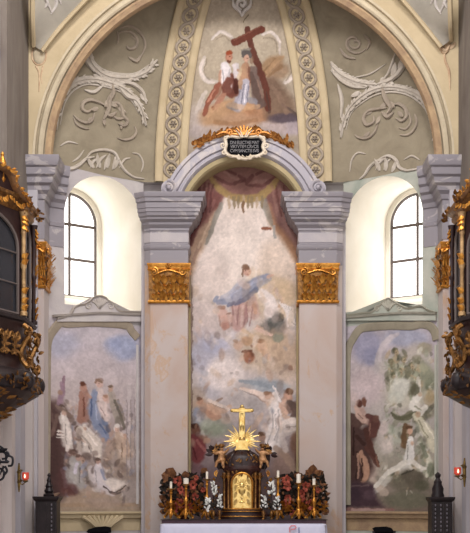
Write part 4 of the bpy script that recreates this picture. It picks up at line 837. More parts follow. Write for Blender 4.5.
us = np.linspace(-1.125, 1.125, 190); tt = np.linspace(0, 1, 220); UU, TT = np.meshgrid(us, tt)
P0 = np.vectorize(arch_phi)(UU); PH = P0+(1.02-P0)*TT
HALF = (1.445*np.cos(PH)-.318)/np.cos(PH); UX = UU/1.125*HALF
X = UX*np.cos(PH); Y = YK+(0-YK)*np.cos(PH)-.012; Z = ZS+HD*np.sin(PH)-.004
paint_grid('painting', np.stack([X,Y,Z],-1), VX+F*X/(Y-CY), HY-F*(Z-CZ)/(Y-CY), lambda p: (pv(p), pv2(p)), t)
# ================================================================== STUCCO ON THE VAULT
WK = 1.35
def stucco(name, surf, strokes, anchor, label, m, cat='stucco', leaves=(), lift=0.0):
    p0 = surf(*anchor)[0]; b = BM()
    for s in strokes:
        w = s[1]; big = w > 2.3
        rel(b, surf, s[0], w*(1.1 if big else WK), s[2] if len(s) > 2 and not big else True, 5, .45 if big else 1.0, lift+(.02 if big else w*.012), ends=.3)
        if big:   # leafy lip along the broad bands
            q = cr(s[0], 5)
            for i in range(2, len(q)-2):
                a, c_ = q[i], q[i+1]; pa, na = surf(a[0], a[1]); pc_, _ = surf(c_[0], c_[1])
                if pa is None or pc_ is None: continue
                d = (pc_-pa); side = d.cross(na).normalized()
                for sd in (-1, 1):
                    if (i+sd) % 3: leaf(b, pa+na*.03+side*sd*w*.4/51, d.normalized()+side*sd*random.uniform(.3,.9), na, .10, .022, .1, 3)
            rel(b, surf, s[0], .5, 0, 5, 1.0, .055)
    for x, y, a, L, W in leaves:
        p, n = surf(x, y); q, _ = surf(x+math.cos(a)*2, y+math.sin(a)*2)
        leaf(b, p, q-p, n, L/51, W/51, .25)
    return tag(obj(name, b, m, origin=p0), label, cat)
def sp(cx, cy, r, a0, t, d, n=12): return [(x, y) for x, y in spiral(cx, cy, r, math.radians(a0), t, d, n)]
PI2 = PI/2
# frames of the lunettes and roundels
stucco('stucco_band', DOME, [
    ([(56,130),(58,108),(65,92),(76,82),(92,79),(106,82),(120,87),(132,96),(141,110),(146,126)], 3.0, 0),
    ([(53,145),(56,118),(63,97),(74,85)], 1.0), ([(60,125),(64,105),(72,92),(84,85),(96,85),(110,88),(122,93),(132,102),(139,114)], .8),
    ([(87,46),(88,55),(93,66),(104,75),(118,78),(134,77),(147,71),(157,60)], 3.1, 0), ([(84,52),(87,63),(97,74)], 1.6), ([(91,52),(95,63),(106,71),(120,74),(136,73),(150,64)], .8),
    ([(118,82),(132,84),(142,92),(146,104)], 1.8), ([(104,84),(94,92),(84,90)], 1.4), ([(118,86),(126,96),(136,100),(143,112)], 2.0)],
    (110,82), 'pale stucco bands crossing on the left vault panel between great arch and rib', M['stucco'],
    leaves=[(112,78,1.2,11,4),(110,88,-1.2,10,3.5),(106,82,2.9,9,3.2),(116,83,.1,9,3.2),(100,80,-2.6,10,3),(122,83,-.4,12,3),(140,94,.9,10,2.6),(88,60,-1.8,12,2.6),(76,80,2.6,8,2.2),(72,76,3.6,9,2),(66,84,2.0,8,2)])
stucco('stucco_band', DOME, [
    ([(341,138),(344,122),(351,108),(361,98),(374,90),(390,87),(408,90),(421,97),(430,109),(435,124),(437,145)], 2.9, 0),
    ([(346,130),(351,114),(362,103),(376,95),(392,92),(408,95),(420,103),(428,114),(432,132)], .8),
    ([(331,62),(336,70),(348,78),(362,83),(378,85)], 3.1, 0), ([(331,70),(340,79),(352,86),(366,88)], 1.6), ([(378,84),(390,80),(399,73),(404,63),(399,52)], 2.2), ([(381,82),(388,74),(392,64),(396,52)], 1.2), ([(352,78),(370,74),(386,64)], .8), ([(338,84),(342,100),(341,118)], 1.6)],
    (382,84), 'pale stucco bands crossing on the right vault panel between rib and great arch', M['stucco'],
    leaves=[(382,78,1.2,10,3.6),(381,88,-1.2,9,3.2),(376,84,2.9,8,3),(388,84,.1,8,3),(392,76,-1.2,13,3),(400,72,-1.4,11,3),(370,84,-2.9,11,3),(352,79,-2.8,9,2.6),(410,92,.3,10,2.4),(360,92,2.6,10,2.4)])
# acanthus sprays in the lunettes
stucco('stucco_ornament', DOME, [([(111,82),(113,92),(109,100),(108,110),(103,120)], 2.0), ([(107,107),(100,103),(90,100),(83,103),(82,109),(87,112),(92,109)], 1.5), ([(94,113),(92,120),(86,123),(78,120),(73,115)], 1.3),
    ([(73,117),(76,124),(83,128),(89,129)], 1.1), ([(110,104),(117,103),(121,108),(123,116),(127,121),(124,126),(118,124)], 1.6), ([(112,116),(118,119),(124,118)], 1.2), ([(134,126),(136,132),(132,138),(124,140),(117,138)], 1.1), ([(104,112),(110,116),(116,112)], 1.6)],
    (109,105), 'tan acanthus spray in the arched left lunette above the window', M['relief'],
    leaves=[(109,100,2.2,10,2.5),(109,101,.7,10,2.5),(104,118,1.6,8,2),(98,108,2.8,9,2.2),(118,108,.6,9,2.2),(92,118,2.4,8,2),(122,122,1.8,8,1.8)])
stucco('stucco_ornament', DOME, [([(383,84),(384,94),(387,101),(391,108),(386,116)], 2.0), ([(387,108),(379,109),(369,111),(364,118),(367,125),(374,122),(374,116)], 1.5), ([(378,124),(375,132),(368,138),(360,138),(355,135)], 1.3),
    ([(391,106),(398,104),(405,108),(407,116),(402,121),(396,118)], 1.5), ([(415,114),(417,122),(414,130),(408,135),(400,135)], 1.2), ([(409,112),(411,122),(406,129),(399,128)], 1.0), ([(382,112),(388,117),(394,112)], 1.7)],
    (387,108), 'tan acanthus spray in the arched right lunette above the window', M['relief'],
    leaves=[(387,102,2.3,10,2.4),(389,102,.7,10,2.4),(380,116,1.9,9,2.2),(372,112,2.9,9,2),(398,112,.7,9,2.2),(370,132,2.4,8,1.8)])
# scroll rings in the roundels
stucco('stucco_ornament', DOME, [(sp(128,44,15,-140,.78,1,22), 1.3), ([(120,28),(130,26),(140,33),(145,45),(140,58)], 1.2), ([(117,31),(118,38),(117,44)], 1.0), ([(128,57),(136,61),(141,55)], 1.4), ([(131,36),(137,42),(136,50)], .8)],
    (128,44), 'faint curled scroll ring in the left roundel under the great arch', M['relief'])
stucco('stucco_ornament', DOME, [(sp(355,42,13,30,.9,1,24), 1.2), (sp(356,43,7,200,1.1,-1,16), 1.0), ([(340,48),(346,56),(356,59)], 1.2), ([(364,34),(370,42),(367,50)], 1.2)],
    (355,42), 'faint curled scroll ring in the right roundel beside the rib', M['relief'])
# rocaille above the windows
stucco('stucco_ornament', DOME, [([(56,160),(61,166),(70,169),(79,165),(86,159),(94,157)], 1.5), ([(86,158),(92,152),(104,150),(114,153),(118,160),(124,170),(133,177),(144,179)], 1.4), ([(96,168),(100,160),(106,155)], 1.2), ([(104,170),(106,162),(110,155)], 1.2), ([(112,170),(114,163),(115,157)], 1.2), ([(90,168),(93,162),(98,158)], 1.1),
    ([(132,153),(139,155),(143,164),(141,172)], .9), ([(60,146),(68,142),(78,144)], .8), ([(119,168),(124,160),(130,158)], .9), ([(72,162),(78,158),(84,150)], .8)],
    (104,168), 'shell-shaped stucco rocaille directly above the left window arch', M['stucco'], leaves=[(100,168,-1.9,14,2.6),(107,168,-1.5,14,2.6),(113,169,-1.1,12,2.4),(94,168,-2.3,12,2.4)])
stucco('stucco_ornament', DOME, [([(346,184),(356,181),(364,176),(370,167),(378,161),(388,159)], 1.4), ([(378,160),(388,156),(396,160),(400,168),(410,171),(420,168)], 1.4), ([(376,170),(380,163),(386,158)], 1.1), ([(384,170),(387,163),(391,159)], 1.1), ([(392,171),(394,165)], 1.0), ([(350,172),(352,160),(358,153),(366,154)], .9), ([(404,160),(412,156),(420,160)], .8)],
    (384,170), 'shell-shaped stucco rocaille directly above the right window arch', M['stucco'], leaves=[(380,171,-1.9,13,2.4),(386,171,-1.5,13,2.4),(392,172,-1.1,11,2.2)])
# boss at the top of the upper fresco
stucco('stucco_boss', DOME, [(sp(242,4,6,90,1.3,1,18), 1.6), ([(233,-2),(234,6),(240,12),(242,17)], 1.4), ([(251,-2),(250,6),(244,12),(242,17)], 1.4)], (242,12), 'pale curled stucco boss hanging above the painted cross', M['palestucco'], lift=.03)
# plume and small shields on the choir side of the great arch
for sg in (-1, 1):
    pm = (lambda x: x) if sg < 0 else (lambda x: 2*243.5-x+5)
    stucco('stucco_ornament', WEB[sg], [([(pm(44),-6),(pm(48),4),(pm(52),13)], 1.8, 'end'), ([(pm(56),-6),(pm(56),5),(pm(51),14)], 1.8, 'end'), ([(pm(48),2),(pm(45),8)], 1.6, 'end'), ([(pm(58),-4),(pm(61),4)], 1.6, 'end'), ([(pm(62),-8),(pm(66),-2)], 1.4, 'end')],
        (pm(52), 2), 'white leafy stucco plume in the top %s corner web' % SIDE[sg], M['palestucco'], leaves=[(pm(52),0,1.6,15,3),(pm(48),-2,2.1,11,2.4),(pm(56),-2,1.1,11,2.4)])
SPAN = plane_surf((0, -1.63, 0), (0, -1, 0))
WEBTIP = plane_surf((0, -1.80, 0), (0, -1, 0))
c0 = SPAN(39, 56)[0]; t = thing('cartouche', SPAN(39, 64)[0], 'small oval stucco shield with a leaf drop at the left spandrel of the great arch', 'cartouche')
b = BM(); rel(b, SPAN, [(x, y) for x, y in spiral(39,56,1,0,1,1,2)][:0] or [(39+7*math.cos(a), 55+10*math.sin(a)) for a in np.linspace(0, 2*PI, 20)], .9, 0, 2, 1); rel(b, SPAN, [(33,46),(39,41),(46,46)], 1.3); rel(b, SPAN, [(36,66),(39,74),(39,92)], 1.2, 'end'); rel(b, SPAN, [(43,66),(41,76),(42,84)], 1, 'end'); obj('scroll_frame', b, M['stonered'], t)
b = BM(); p, n = SPAN(39, 55); ball(b, p, .12, .05, .18, 12); obj('shield', b, M['cream'], t)
c0 = SPAN(446, 50)[0]
stucco('stucco_ornament', SPAN, [([(437,42),(441,49),(446,51),(450,44)], 1.5), ([(444,46),(445,60),(449,72),(450,90)], .9), ([(440,48),(444,53),(449,50)], 1.2)], (445,50), 'small leafy stucco clasp at the right spandrel of the great arch', M['stonered'], leaves=[(443,50,-2.2,9,2),(446,49,-1.4,9,2),(449,49,-.7,8,2)])
# ================================================================== GILDED ORNAMENT
def goldleaf_panel(b, o, ax, up, n, w, h, rows=2, cols=4):
    """acanthus capital face in the frame (o, ax, up): o lower middle"""
    for r in range(3):
        cc = cols+2 if r < 2 else cols
        for c in range(cc):
            x = (c+.5-cc/2+(.25 if r % 2 else -.0))*w/cc*.9
            base = o+ax*x+up*(h*(.02+.28*r)); L = h*random.uniform(.26,.36)
            leaf(b, base, up+ax*random.uniform(-.3,.3), n, L, w/cc*.34, .55, 6)
            for s in (-1, 1):
                leaf(b, base+up*L*.3, up*.6+ax*s*.9, n, L*.5, w/cc*.2, .5, 4)
                tube(b, [base+n*.02+ax*(s*w/cc*.3+q[0])+up*(L*.7+q[1]) for q in spiral(0, 0, w/cc*.22, 0, 1.1, s, 9)], .010, 4, n)
def capital(name, faces, plan, z0, z1, label, extra=.02):
    c = Vector((sum(p[0] for p in plan)/len(plan), min(p[1] for p in plan), z0))
    t = thing(name, c, label, 'capital', None)
    b = BM(); moulding(b, plan, [(-.1,z0),(.012,z0),(.015,z0+.02),(.03,z1-.14),(-.1,z1-.14)]); obj('core', b, M['oldgold'], t, angle=20)
    b = BM(); moulding(b, plan, [(-.1,z0-.03),(.03,z0-.03),(.045,z0),(.03,z0+.03),(-.1,z0+.03)]); obj('lower_ring', b, M['gold'], t, angle=30)
    b = BM(); moulding(b, plan, [(-.1,z1-.16),(.03,z1-.16),(.05,z1-.12),(.035,z1-.10),(.04,z1-.06),(.055,z1-.03),(.055,z1),(-.1,z1)]); obj('abacus', b, M['gold'], t, angle=30)
    b = BM()
    for o, ax, n, w in faces:
        h = z1-z0-.16; up = Vector((0,0,1)); o = Vector((o[0], o[1], z0))+n*.03
        goldleaf_panel(b, o, ax, up, n, w, h)
    obj('acanthus_leaves', b, M['gold'], t)
    for o, ax, n, w in faces:
        o = Vector((o[0], o[1], z1-.17))+n*.06
        for s in (-1, 1):
            sc_ = min(.085, w*.16)
            pts = [o+ax*(s*(w/2-sc_*.9)+x)+Vector((0,0,1))*y for x, y in spiral(0, 0, sc_, PI/2, 1.6, s, 20)]
            b = BM(); tube(b, pts, [.018*(1-.4*i/20) for i in range(21)], 5, n); obj('volute', b, M['gold'], t)
        b = BM(); tube(b, [o+ax*x*w+Vector((0,0,1))*(.03*math.cos(x*9)) for x in np.linspace(-.3, .3, 9)], .016, 5, n); obj('festoon', b, M['gold'], t)
    b = BM()
    for o, ax, n, w in faces[:1]:
        o = Vector((o[0], o[1], z1-.06))+n*.09
        for k in range(6): ball(b, o+ax*.035*math.cos(k*PI/3)+Vector((0,0,.035*math.sin(k*PI/3))), .022)
        ball(b, o+n*.02, .02)
    obj('flower', b, M['gold'], t)
    return t
zc0, zc1 = 5.645, 6.40
for sg in (-1, 1):
    path = LP if sg < 0 else mirror(LP)
    plan = path[2:] if sg < 0 else path[:-2]
    plan = [(sg*1.84,-.2),(sg*1.84,-.36),(sg*1.09,-.36),(sg*1.09,.04)]
    if sg > 0: plan = plan[::-1]
    capital('gilded_capital', [(Vector((sg*1.47,-.36,0)), Vector((1,0,0)), Vector((0,-1,0)), .72)], plan, zc0, zc1,
            'broad gilded acanthus capital on the central pilaster %s of the tall fresco' % SIDE[sg])
    plan = [(sg*3.99,-1.92),(sg*3.69,-1.92),(sg*3.69,-1.2)] if False else [(sg*4.05,-1.92),(sg*3.84,-1.92),(sg*3.84,-1.62),(sg*3.69,-1.62),(sg*3.69,-1.14)]
    if sg > 0: plan = plan[::-1]
    capital('gilded_capital', [(Vector((sg*3.78,-1.64,0)), Vector((1,0,0)), Vector((0,-1,0)), .26), (Vector((sg*3.97,-1.93,0)), Vector((1,0,0)), Vector((0,-1,0)), .25), (Vector((sg*3.69,-1.4,0)), Vector((0,1,0)), Vector((-sg,0,0)), .4)], plan, zat(286,-1.7), zat(241,-1.7),
            'narrow gilded acanthus capital on the %s corner pier beside the oratory box' % SIDE[sg])
# garlands along the arch
for sg in (-1, 1):
    b = BM(); c = AC+Vector((0,-.48,0))
    for i in range(70):
        a = math.radians(55+(86-55)*i/69); a = PI-a if sg < 0 else a
        r = AR1+.04+random.uniform(-.03,.05); p = c+Vector((r*math.cos(a), random.uniform(-.02,.06), r*math.sin(a)))
        tang = Vector((-math.sin(a), 0, math.cos(a)))*(1 if sg > 0 else -1)
        d = tang*random.uniform(.4,1)+Vector((math.cos(a),0,math.sin(a)))*random.uniform(-.6,.9)
        leaf(b, p, d, Vector((0,-1,.2)), random.uniform(.08,.13), random.uniform(.025,.04), .5, 4)
    tube(b, [c+Vector(((AR1+.03)*math.cos(a if sg > 0 else PI-a), 0, (AR1+.03)*math.sin(a))) for a in np.radians(np.linspace(54, 84, 16))], [.05*(.3+.7*i/15) for i in range(16)], 6)
    e = math.radians(70); e = PI-e if sg < 0 else e
    tag(obj('gilded_garland', b, M['crestgold'], origin=c+Vector((AR1*math.cos(e),0,AR1*math.sin(e)))), 'gilded leaf garland on the fresco arch, %s of the black inscription' % SIDE[sg], 'garland')
# inscription cartouche
KS = plane_surf((0, -.56, 0), (0, -1, 0))
t = thing('cartouche', KS(244.5, 158)[0], 'black inscription plaque in a white scrolled frame with gilded crest', 'cartouche')
b = BM(); pl_ = [(226,140),(231,138.5),(238,139),(244,138),(251,139),(258,138.6),(262,142),(260.5,147),(262,150),(258,154),(251,155),(245,156.5),(238,155),(231,154.5),(227.5,151),(228.5,146)]
slab(b, KS, pl_, .03); obj('plaque', b, M['black'], t, smooth=False)
b = BM(); ring = [(225,139),(231,137),(238,138),(244,137),(251,137.6),(259,137),(264,142),(262.5,147),(264,152),(258,156),(251,157),(245,159),(238,157),(230,156),(225.5,151.5),(226.5,145)]
rel(b, KS, [(244.6+(x-244.6)*1.02, 147.6+(y-147.6)*1.04) for x, y in ring+ring[:1]], 1.7, 0, 4, .9, .03)
for x, y, r, a, d in ((223,146,3,0,1),(266,146,3,PI,-1),(224,153,2.6,-.6,1),(265,153,2.6,PI+.6,-1),(226,139,2.4,1,1),(263,139,2.4,PI-1,-1),(239,158,2.4,0,1),(250,158,2.4,PI,-1)):
    rel(b, KS, spiral(x, y, r, a, 1.3, d, 14), .9, True, 2, 1, .05)
for x in range(230, 262, 4): rel(b, KS, [(x, 156.5+1.2*math.sin(x)), (x+3, 158.5)], .9, 'end', 3, 1, .06)
obj('scroll_frame', b, M['whitestucco'], t)
b = BM()
for a in range(-4, 5):
    th = math.radians(90+a*19); rel(b, KS, [(244+2*math.cos(th), 137-1*math.sin(th)), (244+7*math.cos(th), 136.5-5*math.sin(th)), (244+12*math.cos(th), 136-9.5*math.sin(th)+abs(a)*.35)], 1.5, 'end', 4, .9, .06, ends=.8)
for d in (-1, 1):
    rel(b, KS, spiral(244+d*15, 133, 3.6, PI2 , 1.5, d, 16), 1.1, True, 2, 1, .06); rel(b, KS, [(244+d*12,136),(244+d*20,133),(244+d*28,136)], 1.3, True, 4, 1, .05)
obj('crest', b, M['crestgold'], t)
b = BM()
for a in (-2, -1, 1, 2): rel(b, KS, [(244+a*1.2, 139), (244+a*2.6, 135), (244+a*4.2, 131.5)], .8, 'end', 3, 1, .10)
obj('shell', b, M['whitestucco'], t)
for k, (s_, y, sz) in enumerate((('DNI ELECTAE MAT', 143.4, .062), ('VIRTVTEM CRVCIS', 147.4, .062), ('CVM SANCTIS SVIS', 151.6, .062))):
    cu = bpy.data.curves.new('inscription_line', 'FONT'); cu.body = s_; cu.size = .088; cu.align_x = 'CENTER'; cu.extrude = .004; cu.space_character = .88
    tmp = bpy.data.objects.new('tmp', cu); C.objects.link(tmp); dg = bpy.context.evaluated_depsgraph_get(); me = bpy.data.meshes.new_from_object(tmp.evaluated_get(dg)); bpy.data.objects.remove(tmp)
    bm_ = BM(); bm_.from_mesh(me); p = KS(244.5, y+1.2)[0]
    for v in bm_.verts: v.co = Vector((p.x+v.co.x*.86, p.y-.034-v.co.z, p.z+v.co.y))
    obj('inscription_line', bm_, M['letter'], t, smooth=False)
# ================================================================== ALTAR
MT = 1.30
t = thing('altar', (0,-1.3,.34), 'stone altar block under the white cloth at the foot of the central fresco', 'altar')
b = BM(); box(b, -1.42, 1.42, -1.86, -.62, .34, 1.18); obj('block', b, M['shaft'], t, smooth=False)
b = BM(); box(b, -1.50, 1.50, -1.92, -.60, 1.18, MT-.02); obj('table_slab', b, M['lilac'], t, smooth=False)
b = BM(); moulding(b, [(-1.42,-.62),(-1.42,-1.86),(1.42,-1.86),(1.42,-.62)], [(-.05,.34),(.06,.34),(.06,.44),(.02,.50),(-.05,.50)]); obj('plinth', b, M['lilac'], t)
# cloth: top sheet and hanging front and ends with soft folds
def cloth():
    b = BM(); x0, x1, y0, y1 = -1.535, 1.525, -1.95, -.62; rr = .12; loop = []
    def arc(cx, cy, a0, a1): return [(cx+rr*math.cos(a), cy+rr*math.sin(a)) for a in np.linspace(a0, a1, 7)]
    loop = [(x0, y1)]+[(x0, y) for y in np.linspace(y1-.1, y0+rr+.05, 8)]+arc(x0+rr, y0+rr, PI, 1.5*PI)+[(x, y0) for x in np.linspace(x0+rr+.05, x1-rr-.05, 60)]+arc(x1-rr, y0+rr, 1.5*PI, 2*PI)+[(x1, y) for y in np.linspace(y0+rr+.05, y1-.1, 8)]+[(x1, y1)]
    c = Vector((0,-1.3,0)); rows = []
    for f, z, wv in ((.0, MT+.004, 0), (.93, MT+.004, 0), (.985, MT, 0), (1.0, MT-.018, 0), (1.002, MT-.08, .004), (1.005, MT-.25, .012), (1.008, MT-.5, .02)):
        row = []
        for i, (x, y) in enumerate(loop):
            k = 1+(wv*math.sin(i*1.7)+wv*.6*math.sin(i*.61))/1.0
            px_, py_ = (x*f*k, c.y+(y-c.y)*f*k)
            if f == 0: px_, py_ = x*.4, c.y+(y-c.y)*.4
            row.append(b.verts.new((px_, py_, z)))
        rows.append(row)
    b.faces.new(rows[0])
    for a, d in zip(rows, rows[1:]):
        for i in range(len(loop)-1): b.faces.new((a[i], a[i+1], d[i+1], d[i]))
    return b
cl = obj('altar_cloth', cloth(), M['cloth'], origin=(0,-1.3,MT)); tag(cl, 'plain white linen cloth hanging over the altar front', 'cloth')
md = cl.modifiers.new('thickness', 'SOLIDIFY'); md.thickness = .006; md.offset = -1
b = BM(); yf = -1.985; p = at(293, 529, yf)
tube(b, [p+Vector((x*.012, 0, z*.012)) for x, z in ((-5,-5),(-5,2),(-2,5),(3,5),(5,2),(2,0),(-3,-1))], .012, 5); e1 = obj('embroidery', b, M['pinkthread'], cl)
b = BM(); p = at(299, 529, yf); tube(b, [p+Vector((0,0,-.08)), p+Vector((0,0,.03))], .009, 5); obj('embroidery', b, M['bluethread'], cl)
# raised shelf
t = thing('altar_shelf', (0,-1.0,MT), 'dark purple-brown shelf running along the back of the altar cloth', 'shelf')
GZ = 1.378
b = BM(); box(b, -1.53, 1.55, -1.44, -.62, MT+.006, GZ-.012); obj('riser', b, M['gradine'], t, smooth=False)
b = BM(); box(b, -1.55, 1.57, -1.46, -.61, GZ-.012, GZ); obj('shelf_top', b, M['darkwood'], t, smooth=False)
GZ += .001
# ---- tabernacle
TYY = -1.02; zt = lambda y: zat(y, TYY)
tc = at(242, 519, TYY).x
t = thing('tabernacle', (tc, TYY, GZ), 'dark brown and gilt domed tabernacle with a glowing gold door', 'tabernacle')
def ell_prof(b, prof, cx, cy, seg=24): # (rx, ry, z) rings
    rows = [[b.verts.new((cx+rx*math.cos(2*PI*i/seg), cy+ry*math.sin(2*PI*i/seg), z)) for i in range(seg)] for rx, ry, z in prof]
    for a, c in zip(rows, rows[1:]):
        for i in range(seg): b.faces.new((a[i], a[(i+1)%seg], c[(i+1)%seg], c[i]))
    b.faces.new(rows[0][::-1]); b.faces.new(rows[-1])
b = BM(); ell_prof(b, [(.44,.27,GZ),(.44,.27,GZ+.05),(.42,.255,GZ+.06),(.41,.25,GZ+.14),(.43,.265,GZ+.16),(.43,.265,GZ+.19)], tc, TYY); obj('base', b, M['darkwood'], t, angle=30)
for z in (GZ+.055, GZ+.15, GZ+.195):
    b = BM(); tube(b, [Vector((tc+.437*math.cos(a), TYY+.268*math.sin(a), z)) for a in np.linspace(PI, 2*PI, 24)], .009, 5); obj('gilt_line', b, M['gold'], t)
b = BM(); ell_prof(b, [(.37,.22,GZ+.18),(.37,.22,zt(472)),(.385,.23,zt(471))], tc, TYY); obj('body', b, M['marblewood'], t, angle=30)
b = BM(); ell_prof(b, [(.39,.235,zt(472)),(.41,.25,zt(470)),(.42,.255,zt(468)),(.40,.24,zt(466))], tc, TYY); obj('cornice', b, M['marblewood'], t, angle=30)
b = BM(); ell_prof(b, [(.39,.235,zt(466.5)),(.375,.225,zt(462)),(.33,.20,zt(457)),(.24,.15,zt(453.5)),(.17,.11,zt(452)),(.17,.11,zt(450))], tc, TYY); obj('dome', b, M['darkwood'], t, angle=30)
for a in (200, 235, 270, 305, 340):
    a = math.radians(a); b = BM()
    tube(b, [Vector((tc+r*math.cos(a), TYY+r*.6*math.sin(a), z)) for r, z in ((.40,zt(467)),(.39,zt(462)),(.34,zt(456.5)),(.25,zt(453)),(.18,zt(451.5)))], .010, 5); obj('dome_rib', b, M['marblewood'], t)
# door
dz0, dz1, dw = zt(508), zt(484), .185
def door_outline(w, z0, zs, n=14): return [(-w, z0)]+[(-w*math.cos(PI*i/n), zs+w*1.05*math.sin(PI*i/n)) for i in range(n+1)]+[(w, z0)]
def on_body(x, z, k): # wrap on the elliptical body
    return Vector((tc+x, TYY-.22*k*math.sqrt(max(0, 1-(x/(.37*k))**2)), z))
b = BM(); xs_ = np.linspace(-dw, dw, 15); rws = []
for x in xs_:
    zz = dz1+dw*1.05*math.sqrt(max(0, 1-(x/dw)**2)); rws.append([b.verts.new(on_body(x, dz0+(zz-dz0)*k/12, 1.06)) for k in range(13)])
for a, c in zip(rws, rws[1:]):
    for k in range(12): b.faces.new((a[k], c[k], c[k+1], a[k+1]))
dr = obj('door', b, M['palegold'], t)
b = BM(); tube(b, [on_body(x, z, 1.08) for x, z in door_outline(dw+.012, dz0-.02, dz1)]+[on_body(-dw-.012, dz0-.02, 1.08)], .02, 6); obj('door_frame', b, M['gold'], dr)
b = BM() # chalice relief and leafwork on the door
lathe(b, [(.05,0),(.055,.012),(.02,.03),(.014,.08),(.03,.10),(.014,.12),(.02,.15),(.06,.19),(.065,.25),(.06,.25)], on_body(0, dz0+.10, 1.09), 10, 1, .5)
ball(b, on_body(0, dz0+.43, 1.09), .05, .02, .05)
for k in range(14):
    a = 2*PI*k/14; leaf(b, on_body(0, dz0+.43, 1.08)+Vector((.05*math.cos(a),0,.05*math.sin(a))), (math.cos(a),0,math.sin(a)), (0,-1,0), .07, .014, .1, 3)
for s in (-1, 1):
    for z in (.06, .2, .33, .46): leaf(b, on_body(s*.14, dz0+z, 1.08), (s*-.3,0,1), (0,-1,0), .12, .03, .3, 4)
obj('relief', b, M['palegold'], dr)
for x in (-.335, -.255, .255, .335):
    p = on_body(x, GZ+.19, 1.10); h = zt(473)-p.z; b = BM()
    lathe(b, [(.03,0),(.034,.02),(.022,.035),(.024,h*.3),(.02,h*.8),(.03,h*.84),(.022,h*.87),(.038,h*.95),(.04,h)], p, 10); obj('column', b, M['oldgold'], t)
    b = BM()
    for k in range(6):
        a = k*PI/3; leaf(b, p+Vector((.02*math.cos(a),.02*math.sin(a),h*.85)), (math.cos(a)*.5,math.sin(a)*.5,1), (math.cos(a),math.sin(a),0), .07, .018, .4, 3)
    obj('column_capital', b, M['gold'], t)
for s in (-1, 1):   # scrolled side consoles
    b = BM(); pts = cr([(s*.60,0),(s*.60,.06),(s*.52,.10),(s*.50,.25),(s*.53,.45),(s*.50,.65),(s*.44,.85),(s*.40,.95)], 5)
    rows = [[b.verts.new((tc+q[0]+dx*s, TYY+dy, GZ+q[1])) for dx, dy in ((-.16,-.10),(.03,-.12),(.03,.09),(-.16,.07))] for q in pts]
    for a, c in zip(rows, rows[1:]):
        for k in range(4): b.faces.new((a[k], a[(k+1)%4], c[(k+1)%4], c[k]))
    b.faces.new(rows[0]); b.faces.new(rows[-1]); obj('console', b, M['marblewood'], t)
    b = BM(); tube(b, [Vector((tc+q[0]+s*.012, TYY-.09, GZ+q[1])) for q in pts], .014, 5)
    for z0, r, cx in ((.10,.07,.55),(.86,.06,.47)): tube(b, [Vector((tc+s*cx+s*x, TYY-.1, GZ+z0+z)) for x, z in spiral(0,0,r,PI/2,1.5,-1,16)], .014, 5)
    for k in range(8): leaf(b, Vector((tc+s*(.5+.03*math.sin(k)), TYY-.08, GZ+.15+.08*k)), (s*random.uniform(-.8,.8),-.2,1), (0,-1,0), .1, .03, .4, 4)
    obj('gilt_scrollwork', b, M['gold'], t)
b = BM()   # gilt relief scattered over the dark dome and frieze
for k in range(46):
    a = math.radians(random.uniform(185, 355)); f_ = random.random(); rx, zz = (.39-.10*f_**2, zt(466.5-10*f_)) if k < 26 else (.375, zt(random.uniform(472, 480)))
    leaf(b, Vector((tc+rx*math.cos(a), TYY+rx*.6*math.sin(a)-.004, zz)), (random.uniform(-1,1), 0, random.uniform(.2,1)), (math.cos(a), math.sin(a)*1.4, .3), random.uniform(.05,.09), .018, .2, 3)
obj('gilt_leaves', b, M['oldgold'], t)
# block and rays under the cross
b = BM(); box(b, tc-.115, tc+.115, TYY-.07, TYY+.07, zt(450), zt(442.5)); box(b, tc-.135, tc+.135, TYY-.085, TYY+.085, zt(450.5), zt(449)); box(b, tc-.09, tc+.09, TYY-.06, TYY+.06, zt(442.5), zt(440.5)); obj('pedestal', b, M['palegold'], t, smooth=False)
b = BM(); c = Vector((tc, TYY+.02, zt(441)))
for k in range(25):
    a = math.radians(-32+244*k/24); L = (.35 if k % 2 else .24)*(1.0 if abs(a-PI/2) > .5 else .75)
    d = Vector((math.cos(a), 0, math.sin(a))); leaf(b, c+d*.07, d, (0,-1,0), L-.05, .015, 0, 3)
obj('sunburst', b, M['palegold'], t)
def skin_body(name, verts, edges, radii, m, parent, sub=2):
    me = bpy.data.meshes.new(name); me.from_pydata([tuple(Vector(v)) for v in verts], edges, []); o = bpy.data.objects.new(name, me); C.objects.link(o)
    s = o.modifiers.new('s', 'SKIN'); 
    for v, r in zip(me.skin_vertices[0].data, radii): v.radius = (r, r)
    me.skin_vertices[0].data[0].use_root = True
    u = o.modifiers.new('u', 'SUBSURF'); u.levels = sub; u.render_levels = sub
    dg = bpy.context.evaluated_depsgraph_get(); m2 = bpy.data.meshes.new_from_object(o.evaluated_get(dg)); bpy.data.objects.remove(o)
    bm_ = BM(); bm_.from_mesh(m2); return obj(name, bm_, m, parent)
